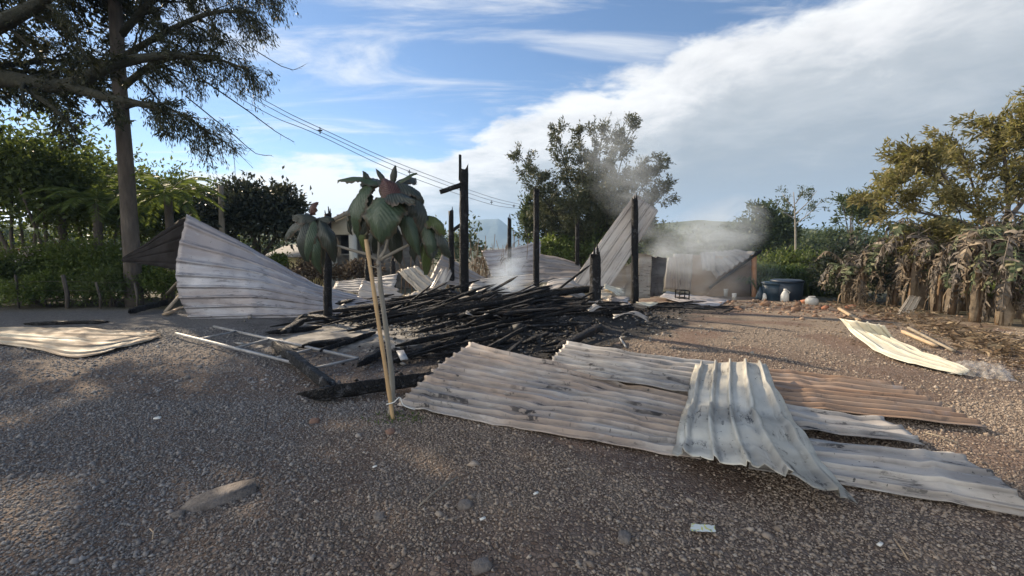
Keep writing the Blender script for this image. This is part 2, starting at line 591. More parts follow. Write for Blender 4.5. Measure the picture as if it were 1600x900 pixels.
def ground_colour(t, stone=False):
    p = pos(t)
    big = t.noise(0.7, p, 5)
    fine = t.noise(26, p, 4, 0.7)
    brown = t.mix(fine, (0.20, 0.15, 0.105), (0.46, 0.37, 0.275))
    brown = t.mix(t.step(big, 0.35, 0.65), brown, t.mix(fine, (0.24, 0.175, 0.12), (0.50, 0.395, 0.29)))
    grey = t.mix(fine, (0.085, 0.082, 0.080), (0.27, 0.265, 0.26))
    red = t.mix(fine, (0.12, 0.060, 0.040), (0.27, 0.155, 0.108))
    c = t.mix(t.math('MULTIPLY', t.attr('red'), 0.75), brown, red)
    c = t.mix(t.attr('grey'), c, grey)
    bed = t.mix(fine, (0.09, 0.058, 0.042), (0.25, 0.165, 0.118))
    c = t.mix(t.math('MULTIPLY', t.attr('bed'), t.step(t.noise(2.2, p, 5, .65), .25, .5)), c, bed)
    grs = t.mix(t.noise(9, p, 5), (0.045, 0.055, 0.02), (0.15, 0.13, 0.06))
    c = t.mix(t.attr('grass'), c, grs)
    ss = t.math('MULTIPLY', t.attr('soot'), t.step(t.noise(5, p, 6, 0.7), 0.28, 0.52))
    c = t.mix(t.math('MULTIPLY', ss, 0.96), c, t.mix(fine, (0.010, 0.010, 0.011), (0.035, 0.034, 0.034)))
    return c, p


t = new_mat('gravel_yard')
c, p = ground_colour(t)
v1 = t.voro(34, t.vmath('ADD', p, (0, 0, 0)), 'DISTANCE_TO_EDGE')
cellr = t.voro(34, p, 'F1', 'Color')
sepc = t.node('ShaderNodeSeparateColor')
t.put(sepc.inputs[0], cellr)
c = t.mix(t.math('MULTIPLY', t.step(v1, 0.12, 0.02), 0.55), c, (0.03, 0.024, 0.02))
c = t.mix(0.5, c, t.mix(sepc.outputs[0], t.mix(0.5, c, (0.02, 0.018, 0.016)), t.mix(0.4, c, (0.42, 0.38, 0.34))))
t.put(t.b.inputs['Base Color'], c)
t.b.inputs['Roughness'].default_value = 0.92
t.b.inputs['Specular IOR Level'].default_value = 0.25
nb = t.bump(t.math('MINIMUM', v1, 0.25), 0.9, 0.035)
nb = t.bump(t.noise(7, p, 6, 0.7), 0.6, 0.05, nb)
t.put(t.b.inputs['Normal'], t.bump(t.noise(90, p, 3), 0.5, 0.008, nb))
M['ground'] = t.m
me.materials.append(t.m)
ground = bpy.data.objects.new('ground', me)
C.objects.link(ground)
tag(ground, kind='structure')

# loose gravel lying on the yard, stone by stone
t = new_mat('gravel_stones')
p = pos(t)
r = geo_random(t)
gg = t.attr('gm')
brown = t.ramp(r, [(0.0, (0.125, 0.09, 0.062)), (0.3, (0.27, 0.205, 0.148)), (0.7, (0.365, 0.285, 0.21)), (0.95, (0.43, 0.345, 0.265)), (1.0, (0.50, 0.43, 0.35))])
grey = t.ramp(r, [(0.0, (0.080, 0.078, 0.077)), (0.35, (0.185, 0.182, 0.180)), (0.75, (0.25, 0.246, 0.242)), (1.0, (0.34, 0.335, 0.33))])
c = t.mix(gg, brown, grey)
c = t.mix(0.35, c, t.mix(t.noise(70, p, 4, .7), (0.07, 0.058, 0.05), (0.40, 0.36, 0.33)))
c = t.mix(t.math('MULTIPLY', t.attr('sm'), 0.92), c, (0.016, 0.016, 0.017))
t.put(t.b.inputs['Base Color'], c)
t.b.inputs['Roughness'].default_value = 0.9
t.b.inputs['Specular IOR Level'].default_value = 0.25
t.put(t.b.inputs['Normal'], t.bump(t.noise(120, p, 3), 0.4, 0.004))
M['gravel'] = t.m


def ico():
    g = (1 + 5 ** .5) / 2
    V = np.array([(-1, g, 0), (1, g, 0), (-1, -g, 0), (1, -g, 0), (0, -1, g), (0, 1, g), (0, -1, -g), (0, 1, -g), (g, 0, -1), (g, 0, 1), (-g, 0, -1), (-g, 0, 1)], float)
    V /= np.linalg.norm(V[0])
    T = np.array([(0, 11, 5), (0, 5, 1), (0, 1, 7), (0, 7, 10), (0, 10, 11), (1, 5, 9), (5, 11, 4), (11, 10, 2), (10, 7, 6), (7, 1, 8), (3, 9, 4), (3, 4, 2), (3, 2, 6), (3, 6, 8), (3, 8, 9), (4, 9, 5), (2, 4, 11), (6, 2, 10), (8, 6, 7), (9, 8, 1)])
    return V, T


def octa():
    V = np.array([(1, 0, 0), (-1, 0, 0), (0, 1, 0), (0, -1, 0), (0, 0, 1), (0, 0, -1)], float)
    T = np.array([(0, 2, 4), (2, 1, 4), (1, 3, 4), (3, 0, 4), (2, 0, 5), (1, 2, 5), (3, 1, 5), (0, 3, 5)])
    return V, T


LX, LY, LS = -13.0, 0.5, 0.1          # lookup grids over the near yard, so that each stone need not evaluate the noise itself
LXY = [(LX + i * LS, LY + j * LS) for i in range(262) for j in range(180)]
LUT = {}


def look_up(key, fn, x, y):
    if key not in LUT: LUT[key] = np.array([fn(a, b) for a, b in LXY]).reshape(262, 180)
    T_ = LUT[key]
    u, v = np.clip((np.asarray(x) - LX) / LS, 0, 260.9), np.clip((np.asarray(y) - LY) / LS, 0, 178.9)
    i, j = u.astype(int), v.astype(int)
    u, v = u - i, v - j
    return (T_[i, j] * (1 - u) + T_[i + 1, j] * u) * (1 - v) + (T_[i, j + 1] * (1 - u) + T_[i + 1, j + 1] * u) * v


def fb_(x, y, s_, seed): return look_up((s_, seed), lambda a, b: fbm(a, b, s_, seed), x, y)


def nstep(a, b, x):
    t_ = np.clip((x - a) / (b - a), 0, 1)
    return t_ * t_ * (3 - 2 * t_)


def scatter(base, xy, size, zoff=0.2, flat=(0.45, 0.8), jit=0.28):
    """many deformed copies of a small solid in one mesh"""
    V0, T0 = base
    n, k = len(xy), len(V0)
    A = rng.uniform(0, 2 * np.pi, n)
    B = rng.normal(0, 0.35, n)
    sx, sy, sz = size, size * rng.uniform(0.6, 1.0, n), size * rng.uniform(*flat, n)
    V = V0[None] * (1 + rng.uniform(-jit, jit, (n, k, 1)))
    V = V * np.stack([sx, sy, sz], 1)[:, None, :]
    cB, sB = np.cos(B)[:, None], np.sin(B)[:, None]
    y_, z_ = V[..., 1] * cB - V[..., 2] * sB, V[..., 1] * sB + V[..., 2] * cB
    x_ = V[..., 0]
    cA, sA = np.cos(A)[:, None], np.sin(A)[:, None]
    X, Y = x_ * cA - y_ * sA, x_ * sA + y_ * cA
    zb = (look_up('gz', gz, xy[:, 0], xy[:, 1]) if n > 5000 else np.array([gz(a, b) for a, b in xy])) + sz * zoff
    out = np.stack([X + xy[:, :1], Y + xy[:, 1:2], z_ + zb[:, None]], 2).reshape(-1, 3)
    T = (T0[None] + (np.arange(n) * k)[:, None, None]).reshape(-1, 3)
    return out, T


def field(n, y0, y1, spread=1.24, pad=0.3):
    y = np.sqrt(rng.uniform(y0 ** 2, y1 ** 2, n))
    x = rng.uniform(-1, 1, n) * (y * spread + pad)
    return np.stack([x, y], 1)


def gravel_mesh(name, groups):
    Vs, Ts, gm, sm, n = [], [], [], [], 0
    for base, xy, size, zo in groups:
        V, T = scatter(base, xy, size, zo)
        k = len(base[0])
        x, y = xy[:, 0], xy[:, 1]
        f1, f2 = fb_(x, y, 0.45, 1.0), fb_(x, y, 1.6, 5.0)
        g_ = 1 - nstep(-2.3, -0.4, x + 0.9 * f1 + 0.3 * f2)
        s_ = 1 - nstep(0.8, 1.15, ((x + 0.5) / 5.2) ** 2 + ((y - 10.4) / 3.6) ** 2 + 0.35 * f1)
        s_ = np.maximum(s_, 1 - nstep(0.7, 1.2, ((x + 0.3) / 2.0) ** 2 + ((y - 7.2) / 1.9) ** 2 + 0.4 * f1 + .2 * f2))
        gm.append(np.repeat(g_, k)); sm.append(np.repeat(s_, k))
        Vs.append(V); Ts.append(T + n); n += len(V)
    me = mesh_np(name, np.concatenate(Vs), np.concatenate(Ts), False)
    for nm, a in (('gm', gm), ('sm', sm)):
        at = me.attributes.new(nm, 'FLOAT', 'POINT')
        at.data.foreach_set('value', np.concatenate(a).astype(np.float32))
    me.materials.append(M['gravel'])
    o = bpy.data.objects.new(name, me)
    C.objects.link(o)
    return tag(o, 'crushed grey and brown gravel strewn over the yard', 'gravel', None, 'stuff')


def thin(xy):
    """leave bare earth where the red soil shows"""
    x, y = xy[:, 0], xy[:, 1]
    keep = rng.random(len(xy)) > 0.85 * nstep(0.05, 0.35, fb_(x, y, 0.8, 9.0) + 0.25 * fb_(x, y, 1.6, 5.0)) * nstep(-2.0, -0.5, x)
    return xy[keep]


g1 = thin(field(54000, 1.5, 4.4))
g2 = thin(field(46000, 4.0, 8.4))
g3 = field(90, 1.6, 7.5)
g4 = thin(field(56000, 1.5, 4.6))
gravel_mesh('gravel', [
    (octa(), g1, rng.lognormal(math.log(0.0088), 0.36, len(g1)), 0.30),
    (octa(), g4, rng.lognormal(math.log(0.0055), 0.35, len(g4)), 0.4),
    (octa(), g2, rng.lognormal(math.log(0.0108), 0.42, len(g2)), 0.3),
    (ico(), g3, rng.uniform(0.018, 0.034, len(g3)), 0.2)])


# ---------------------------------------------------------------- far terrain
def ridge(name, pts, Y, depth, mat, base=-4.0):
    """pts: (px, py) skyline seen at distance Y; a solid ridge with slopes on both sides"""
    px = np.array([p_[0] for p_ in pts]); py = np.array([p_[1] for p_ in pts])
    V, Q, n = [], [], 60
    prof = [(-1, 0), (-.55, .35), (-.25, .75), (0, 1), (.4, .85), (1, 0)]
    for i in range(n):
        a = px[0] + (px[-1] - px[0]) * i / (n - 1)
        top = P(a, float(np.interp(a, px, py)), Y)
        for o_, h_ in prof:
            yy = Y + o_ * depth + 0.08 * depth * noise.noise((i * .35, o_ * 2, 1.1))
            zz_ = base + (top.z - base) * h_ * (1 + (0.06 * noise.noise((i * .6, o_ * 3, 5.1)) if h_ < 1 else 0))
            V.append((top.x * (1 + 0.0), yy, zz_))
    k = len(prof)
    for i in range(n - 1):
        for j in range(k - 1):
            Q.append((i * k + j, (i + 1) * k + j, (i + 1) * k + j + 1, i * k + j + 1))
    b = MB().add(V, Q)
    return b.build(name, mat, smooth=True, kind='structure')


M['farhill'] = simple('wooded_hillside', (0.03, 0.05, 0.022), (0.10, 0.13, 0.05), 0.12, 0.95, 1.0, 0.5, 2.0)
M['mount'] = simple('wooded_mountain', (0.045, 0.065, 0.05), (0.07, 0.095, 0.07), 0.02, 0.95, 0.6, 0.05, 8.0)
ridge('mountain', [(560, 386), (640, 380), (690, 365), (725, 350), (740, 343), (780, 342), (792, 352), (815, 366), (860, 378), (900, 386)], 1500, 260, M['mount'])
ridge('mountain', [(1140, 386), (1220, 368), (1270, 356), (1310, 352), (1370, 362), (1460, 372), (1600, 386)], 1700, 260, M['mount'])
ridge('hill', [(880, 388), (960, 368), (1020, 350), (1090, 344), (1160, 347), (1230, 352), (1300, 362), (1400, 372), (1560, 388)], 150, 40, M['farhill'])
ridge('hill', [(-260, 388), (0, 352), (200, 342), (420, 352), (600, 372), (760, 390)], 210, 50, M['farhill'])

# burnt floor of the house, a low bed of ash and a pale floor slab
def heap_h(x, y):
    a = 0.27 * math.exp(-(((x + 0.3) / 2.6) ** 2 + ((y - 10.2) / 1.7) ** 2))
    a += 0.14 * math.exp(-(((x + 3.2) / 1.6) ** 2 + ((y - 10.8) / 1.2) ** 2))
    a += 0.18 * math.exp(-(((x - 1.6) / 1.2) ** 2 + ((y - 9.0) / 0.9) ** 2))
    a += 0.16 * math.exp(-(((x + 0.2) / 1.3) ** 2 + ((y - 7.4) / 1.0) ** 2))
    return a


hx, hy = np.arange(-6, 4.21, 0.12), np.arange(5.2, 13.6, 0.12)
V = []
for y in hy:
    for x in hx:
        h = heap_h(x, y) * (1 + 0.5 * noise.noise((x * 2.3, y * 2.3, 0))) + 0.10 * max(0, noise.noise((x * 4, y * 4, 9))) * min(1, heap_h(x, y) * 6)
        V.append((x, y, gz(x, y) - 0.03 + h))
k = len(hx)
Q = [(j * k + i, j * k + i + 1, (j + 1) * k + i + 1, (j + 1) * k + i) for j in range(len(hy) - 1) for i in range(k - 1)]
t = new_mat('ash_bed')
p = pos(t)
c = t.mix(t.noise(18, p, 6, .7), (0.008, 0.008, 0.009), (0.05, 0.048, 0.047))
c = t.mix(t.math('MULTIPLY', t.step(t.noise(3.2, p, 7, .7), 0.58, 0.70), 0.6), c, (0.22, 0.20, 0.185))
t.put(t.b.inputs['Base Color'], c)
t.b.inputs['Roughness'].default_value = 0.9
t.put(t.b.inputs['Normal'], t.bump(t.noise(22, p, 6, .75), 1.0, 0.05))
M['ash'] = t.m
MB().add(V, Q).build('ash_bed', M['ash'], smooth=True, kind='structure')
M['slab'] = simple('dirty_floor_screed', (0.05, 0.047, 0.043), (0.36, 0.335, 0.295), 4, 0.9, 0.5, 30, 0.015)
V = []
sx_, sy_ = np.arange(-4.6, -0.2, 0.09), np.arange(6.2, 9.6, 0.09)
for y in sy_:
    for x in sx_:
        e = max(abs(x + 2.4 + .25 * (y - 7.8)) / 1.9, abs(y - 7.9) / 1.35) + 0.42 * fbm(x, y, 1.1, 4.0) + .2 * fbm(x, y, 3.3, 2.0)
        V.append((x, y, gz(x, y) - 0.05 + 0.085 * sstep(1.05, 0.86, e) + .006 * noise.noise((x * 5, y * 5, 1))))
k = len(sx_)
Q = [(j * k + i, j * k + i + 1, (j + 1) * k + i + 1, (j + 1) * k + i) for j in range(len(sy_) - 1) for i in range(k - 1)]
MB().add(V, Q).build('floor_slab', M['slab'], smooth=True, kind='structure')

# ================================================================ ROOF SHEETS
def cr(pts, t):
    """Catmull-Rom through pts (list of np arrays)"""
    n = len(pts)
    if n == 1: return pts[0]
    if n == 2: return pts[0] * (1 - t) + pts[1] * t
    s = t * (n - 1)
    i = min(int(s), n - 2)
    f = s - i
    p0 = pts[i - 1] if i else 2 * pts[0] - pts[1]
    p3 = pts[i + 2] if i + 2 < n else 2 * pts[-1] - pts[-2]
    p1, p2 = pts[i], pts[i + 1]
    return 0.5 * ((2 * p1) + (p2 - p0) * f + (2 * p0 - 5 * p1 + 4 * p2 - p3) * f * f + (3 * p1 - p0 - 3 * p2 + p3) * f ** 3)


def sheet(name, label, cat, rows, ribs, mat, rib_h=0.03, nu=26, dent=0.012, rag=0.012, seed=1, flip=None, group=None, wave=False, parent=None, ribw=0.095):
    """rows: control points, first index along the ribs, second across them"""
    R = [[np.array(tuple(q)) for q in r_] for r_ in rows]
    prof = []
    if wave:
        for i in range(ribs):
            for f in (0, .25, .5, .75):
                prof.append(((i + f) / ribs, 0.5 - 0.5 * math.cos(2 * math.pi * f)))
        prof.append((1, 0))
    else:
        for i in range(ribs):
            a, b2 = ribw, ribw * .5
            for f, h in ((0.0, 0), (0.25, 0), (0.5 - a, 0), (0.5 - b2, 1), (0.5 + b2, 1), (0.5 + a, 0), (0.75, 0)):
                prof.append(((i + f) / ribs, h))
        prof.append((1, 0))
    nv = len(prof)
    vs = [q[0] for q in prof]
    rowsV = [np.stack([cr(r_, v) for v in vs]) for r_ in R]
    B = np.stack([cr(rowsV, i / (nu - 1)) for i in range(nu)])           # (nu, nv, 3)
    DU, DV = np.gradient(B, axis=0), np.gradient(B, axis=1)
    NR = np.cross(DU, DV)
    NR /= np.linalg.norm(NR, axis=2, keepdims=True) + 1e-9
    DU /= np.linalg.norm(DU, axis=2, keepdims=True) + 1e-9
    jm, im = nv // 2, nu // 2
    L = float(np.linalg.norm(B[-1, jm] - B[0, jm])); Wd = float(np.linalg.norm(B[im, -1] - B[im, 0]))
    V, UV = [], []
    ft = []
    rs = random.Random(seed * 17)
    creases = [(rs.random(), rs.random(), rs.uniform(-.9, .9), rs.uniform(.05, .16), rs.choice((-1, 1)) * rs.uniform(.007, .022)) for _ in range(max(2, int(L * 1.6)))] if not wave else []
    for i in range(nu):
        for j, (v, h) in enumerate(prof):
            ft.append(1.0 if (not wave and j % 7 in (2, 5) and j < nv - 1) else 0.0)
            u = i / (nu - 1)
            e0 = abs(rag * noise.noise((j * .55, seed, 1.0)))
            e1 = rag * noise.noise((j * .55, seed, 8.0)) * 2
            p = B[i, j] + DU[i, j] * (e0 * (1 - u) - (e1 + e0) * u)
            nrm = NR[i, j]
            s = 1.0
            if flip is None:
                if nrm[2] < 0: s = -1.0
            else: s = flip
            d = dent * (noise.noise((u * L * 1.6, v * Wd * 2.5, seed)) + 0.5 * noise.noise((u * L * 4, v * Wd * 5, seed + 3)))
            for (cu_, cv_, ca_, cw_, ch_) in creases:                      # sharp folds where the sheet has buckled
                ds = abs((u - cu_) * L * math.cos(ca_) + (v - cv_) * Wd * math.sin(ca_))
                d += ch_ * max(0.0, 1 - ds / cw_)
            V.append(p + nrm * s * (h * rib_h * (1 - .5 * max(0, noise.noise((u * L * 1.1, v * Wd * 1.7, seed + 20)))) + d))
            UV.append((u * L, v * Wd))
    Q = [(i * nv + j, i * nv + j + 1, (i + 1) * nv + j + 1, (i + 1) * nv + j) for i in range(nu - 1) for j in range(nv - 1)]
    V = np.array(V)
    lo = V[np.argmin(V[:, 2])]
    b = MB().add(V, Q)
    o = b.build(name, mat, parent, None if parent else Vector((V[:, 0].mean(), V[:, 1].mean(), lo[2])), False, label, cat, group, uvs=UV)
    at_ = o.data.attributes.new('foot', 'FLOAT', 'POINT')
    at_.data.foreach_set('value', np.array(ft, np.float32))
    md = o.modifiers.new('thickness', 'SOLIDIFY')
    md.thickness = 0.004
    md.offset = 0
    return o


pale, dk, br = (0.52, 0.51, 0.47), (0.30, 0.29, 0.275), (0.34, 0.235, 0.165)
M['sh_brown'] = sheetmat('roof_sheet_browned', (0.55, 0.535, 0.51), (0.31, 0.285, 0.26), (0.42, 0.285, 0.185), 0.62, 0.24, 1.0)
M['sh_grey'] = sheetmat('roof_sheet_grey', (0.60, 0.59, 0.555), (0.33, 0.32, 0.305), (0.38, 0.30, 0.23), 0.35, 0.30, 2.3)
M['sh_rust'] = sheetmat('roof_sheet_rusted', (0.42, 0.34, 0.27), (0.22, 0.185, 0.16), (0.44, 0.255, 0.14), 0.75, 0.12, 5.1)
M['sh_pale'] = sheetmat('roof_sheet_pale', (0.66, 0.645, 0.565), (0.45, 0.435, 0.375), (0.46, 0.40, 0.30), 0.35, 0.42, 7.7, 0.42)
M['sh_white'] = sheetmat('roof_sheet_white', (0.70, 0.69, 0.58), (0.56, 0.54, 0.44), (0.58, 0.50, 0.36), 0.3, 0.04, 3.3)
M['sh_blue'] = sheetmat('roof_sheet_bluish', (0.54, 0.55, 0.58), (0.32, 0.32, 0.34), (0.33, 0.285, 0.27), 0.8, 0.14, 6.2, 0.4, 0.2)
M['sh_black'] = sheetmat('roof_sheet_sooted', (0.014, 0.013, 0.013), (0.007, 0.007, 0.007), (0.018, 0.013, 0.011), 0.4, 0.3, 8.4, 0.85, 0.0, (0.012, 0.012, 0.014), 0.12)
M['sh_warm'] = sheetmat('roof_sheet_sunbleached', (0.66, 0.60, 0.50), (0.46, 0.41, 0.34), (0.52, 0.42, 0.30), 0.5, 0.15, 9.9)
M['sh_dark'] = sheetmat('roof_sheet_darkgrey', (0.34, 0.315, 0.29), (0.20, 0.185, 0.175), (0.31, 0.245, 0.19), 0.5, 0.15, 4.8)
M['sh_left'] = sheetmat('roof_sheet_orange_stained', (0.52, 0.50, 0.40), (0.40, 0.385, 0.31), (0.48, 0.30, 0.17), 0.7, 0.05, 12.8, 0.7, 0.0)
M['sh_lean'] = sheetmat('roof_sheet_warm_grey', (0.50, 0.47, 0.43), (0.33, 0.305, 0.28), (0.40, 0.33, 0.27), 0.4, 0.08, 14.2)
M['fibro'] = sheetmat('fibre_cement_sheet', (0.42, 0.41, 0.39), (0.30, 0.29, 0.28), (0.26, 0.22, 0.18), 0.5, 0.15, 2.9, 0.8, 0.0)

g = G
sheet('roof_sheet', 'long browned roof sheet lying nearest the bamboo stake', 'roof sheet',
      [[g(620, 633, .03), g(655, 600, .12), g(695, 566, .22), g(738, 534, .34)],
       [g(745, 657, .03), g(765, 622, .10), g(800, 585, .16), g(845, 562, .24)],
       [g(900, 684, .03), g(915, 645, .07), g(935, 612, .10), g(960, 588, .13)],
       [g(1095, 719, .03), g(1098, 680, .06), g(1102, 648, .07), g(1108, 622, .08)]], 11, M['sh_brown'], 0.036, 70, 0.02, seed=1)
sheet('roof_sheet', 'grey roof sheet with black scorched streaks behind the browned sheet', 'roof sheet',
      [[g(852, 578, .14), g(868, 555, .19), g(888, 533, .24)],
       [g(985, 598, .17), g(990, 574, .17), g(996, 552, .17)],
       [g(1130, 622, .12), g(1125, 594, .12), g(1120, 566, .11)]], 7, M['sh_grey'], 0.032, 52, 0.02, seed=2)
sheet('roof_sheet', 'rusty brown ribbed roof sheet lying beyond the pale raised sheet', 'roof sheet',
      [[g(1170, 632, .10), g(1172, 600, .10), g(1172, 573, .10)],
       [g(1360, 648, .08), g(1325, 615, .08), g(1290, 586, .07)],
       [g(1543, 668, .05), g(1462, 630, .05), g(1388, 598, .05)]], 8, M['sh_rust'], 0.034, 52, 0.014, seed=3)
sheet('roof_sheet', 'short grey roof sheet wedged between the rusty sheet and the lowest sheet', 'roof sheet',
      [[g(1180, 662, .09), g(1180, 645, .10), g(1180, 630, .10)],
       [g(1320, 680, .08), g(1300, 660, .10), g(1285, 640, .09)],
       [g(1446, 694, .05), g(1410, 668, .09), g(1366, 650, .06)]], 3, M['sh_grey'], 0.03, 24, 0.014, seed=4)
sheet('roof_sheet', 'grey curled roof sheet running out of the right side of the photo', 'roof sheet',
      [[g(1170, 730, .06), g(1170, 705, .08), g(1170, 676, .07)],
       [g(1330, 760, .03), g(1320, 722, .10), g(1310, 690, .10)],
       [g(1480, 786, .03), g(1440, 738, .12), g(1400, 700, .10)],
       [g(1628, 812, .03), g(1572, 755, .16), g(1490, 708, .07)]], 4, M['sh_grey'], 0.03, 56, 0.018, seed=5)
sheet('roof_sheet', 'pale roof sheet on top of the others, its ribs pointing at the viewer', 'roof sheet',
      [[g(1086, 568, .22), g(1122, 566, .26), g(1160, 566, .28), g(1196, 568, .24)],
       [g(1073, 618, .20), g(1118, 616, .27), g(1165, 616, .30), g(1219, 618, .24)],
       [g(1061, 668, .16), g(1118, 668, .25), g(1180, 670, .30), g(1262, 684, .22)],
       [g(1049, 710, .10), g(1128, 721, .20), g(1220, 742, .22), g(1342, 791, .04)]], 5, M['sh_pale'], 0.042, 64, 0.022, 0.05, seed=6)
sheet('roof_sheet', 'white ribbed roof sheet curling up at its far end near the banana plants', 'roof sheet',
      [[g(1311, 497, .34), g(1345, 503, .34), g(1382, 508, .34)],
       [g(1338, 526, .10), g(1372, 526, .12), g(1402, 532, .10)],
       [g(1395, 560, .05), g(1425, 552, .06), g(1448, 551, .06)],
       [g(1502, 586, .04), g(1510, 583, .04), g(1516, 580, .04)]], 4, M['sh_white'], 0.03, 30, 0.02, seed=7)
sheet('roof_sheet', 'tall curled grey-blue roof sheet standing on edge at the left of the ruin', 'roof sheet',
      [[P(298, 502, 9.6), P(279, 462, 9.55), P(275, 410, 9.6), P(291, 334, 9.9)],
       [P(400, 499, 9.8), P(400, 462, 9.9), P(400, 428, 10.1), P(398, 390, 10.4)],
       [P(505, 495, 10.2), P(505, 476, 10.4), P(503, 460, 10.6), P(498, 445, 11.0)],
       [P(617, 487, 10.8), P(612, 480, 11.1), P(600, 474, 11.4), P(585, 466, 11.8)]], 8, M['sh_blue'], 0.03, 60, 0.03, 0.03, seed=8, flip=1, ribw=0.09)
sheet('roof_sheet', 'soot-black pointed roof sheet sticking out behind the tall curled sheet', 'roof sheet',
      [[P(190, 404, 10.8), P(190, 407, 10.75), P(191, 409, 10.7)],
       [P(240, 371, 10.5), P(240, 392, 10.4), P(238, 415, 10.3)],
       [P(292, 336, 10.0), P(285, 380, 9.85), P(280, 423, 9.75)]], 4, M['sh_black'], 0.03, 20, 0.02, 0.04, seed=9, flip=1)
sheet('roof_sheet', 'orange-stained torn roof sheet lying flat on the gravel at the far left', 'roof sheet',
      [[g(-70, 534, .04), g(-70, 522, .08), g(-60, 511, .06)],
       [g(35, 541, .04), g(50, 526, .10), g(60, 512, .07)],
       [g(122, 558, .03), g(130, 532, .11), g(140, 513, .08)],
       [g(205, 539, .04), g(205, 528, .07), g(205, 517, .05)],
       [g(249, 527, .04), g(248, 522, .05), g(246, 518, .04)]], 5, M['sh_left'], 0.02, 40, 0.03, 0.06, seed=10)

# sheets in the wreck itself
sheet('roof_sheet', 'bright crumpled sheet tilted up behind the leafy sapling', 'roof sheet',
      [[P(622, 424, 12.0), P(652, 414, 12.3)], [P(642, 445, 11.7), P(675, 436, 12.0)], [P(672, 474, 11.2), P(706, 458, 11.6)]], 3, M['sh_warm'], 0.05, 20, 0.04, 0.10, seed=11)
sheet('roof_sheet', 'cream crumpled sheet lying low beside the tallest charred post', 'roof sheet',
      [[P(632, 462, 11.0), P(660, 452, 11.6)], [P(668, 474, 10.9), P(700, 462, 11.4)], [P(690, 492, 10.5), P(738, 474, 11.0)]], 3, M['sh_warm'], 0.03, 20, 0.035, 0.10, seed=12)
sheet('roof_sheet', 'bluish roof sheet standing upright far behind the charred posts', 'roof sheet',
      [[P(768, 432, 15.5), P(752, 392, 16)], [P(800, 430, 15.5), P(798, 388, 16)], [P(845, 428, 15.5), P(845, 376, 16)]], 6, M['sh_blue'], 0.03, 16, 0.025, 0.04, seed=13, flip=-1)
sheet('roof_sheet', 'grey finely ribbed sheet bent over in the middle of the wreck', 'roof sheet',
      [[P(735, 470, 12.0), P(732, 452, 12.2), P(740, 438, 12.6)], [P(785, 468, 11.8), P(785, 450, 12.1), P(790, 432, 12.6)], [P(842, 470, 11.8), P(842, 448, 12.1), P(838, 428, 12.7)]], 7, M['sh_grey'], 0.018, 20, 0.02, 0.05, seed=14, flip=-1)
sheet('roof_sheet', 'dark grey sheet slumped like a tent to the right of the slender charred post', 'roof sheet',
      [[P(838, 442, 13.5), P(840, 396, 15)], [P(870, 440, 13.5), P(872, 402, 15)], [P(918, 436, 13.5), P(905, 412, 15)]], 5, M['sh_dark'], 0.03, 18, 0.03, 0.05, seed=15)
sheet('roof_sheet', 'long greyish roof sheet leaning steeply against a charred post', 'roof sheet',
      [[P(884, 456, 12.9), P(948, 456, 12.5)], [P(938, 377, 13.0), P(990, 392, 12.75)], [P(992, 303, 13.05), P(1029, 329, 13.0)]], 4, M['sh_lean'], 0.03, 30, 0.014, 0.03, seed=16, flip=-1)
sheet('roof_sheet', 'brownish folded sheet lying left of the tallest charred post', 'roof sheet',
      [[P(668, 442, 13), P(690, 398, 14)], [P(705, 445, 12.9), P(722, 414, 14)], [P(752, 452, 12.8), P(760, 436, 13.6)]], 4, M['sh_dark'], 0.03, 18, 0.03, 0.06, seed=17)
sheet('roof_sheet', 'pale finely ribbed sheet low behind the bamboo stake', 'roof sheet',
      [[P(520, 452, 12.6), P(525, 440, 13.4)], [P(560, 458, 12.4), P(575, 434, 13.4)], [P(612, 462, 12.2), P(622, 428, 13.2)]], 6, M['sh_grey'], 0.02, 16, 0.02, 0.04, seed=18)
sheet('roof_sheet', 'flattened bluish sheet lying on the ground in front of the shed', 'roof sheet',
      [[g(1030, 464, .12), g(1042, 455, .12)], [g(1070, 473, .04), g(1088, 461, .05)], [g(1122, 479, .03), g(1143, 468, .03)]], 3, M['sh_blue'], 0.025, 18, 0.04, 0.06, seed=19)
sheet('roof_sheet', 'small pale sheet propped against the banana stems', 'roof sheet',
      [[P(1394, 500, 10.6), P(1420, 503, 10.5)], [P(1408, 480, 10.8), P(1431, 482, 10.7)], [P(1421, 461, 11.0), P(1440, 464, 10.9)]], 3, M['sh_warm'], 0.02, 10, 0.02, 0.02, seed=20, flip=-1)
sheet('roof_sheet', 'crumpled pale sheet standing up left of the bright tilted sheet', 'roof sheet',
      [[P(556, 470, 11.3), P(566, 436, 11.7)], [P(588, 472, 11.2), P(592, 444, 11.6)], [P(630, 474, 11.1), P(624, 452, 11.5)]], 3, M['sh_lean'], 0.03, 18, 0.05, 0.10, seed=21)
sheet('roof_sheet', 'buckled grey sheet jutting out of the heap right of the tallest post', 'roof sheet',
      [[P(738, 486, 10.7), P(744, 454, 11.2)], [P(772, 482, 10.6), P(776, 446, 11.1)], [P(812, 484, 10.5), P(806, 458, 11.0)]], 4, M['sh_grey'], 0.025, 20, 0.05, 0.10, seed=22, flip=-1)
sheet('roof_sheet', 'bent grey sheet lying across the timbers left of the stub post', 'roof sheet',
      [[P(846, 466, 10.9), P(856, 440, 11.6)], [P(880, 460, 10.8), P(886, 434, 11.5)], [P(916, 468, 10.7), P(908, 444, 11.3)]], 4, M['sh_lean'], 0.025, 18, 0.05, 0.10, seed=23)
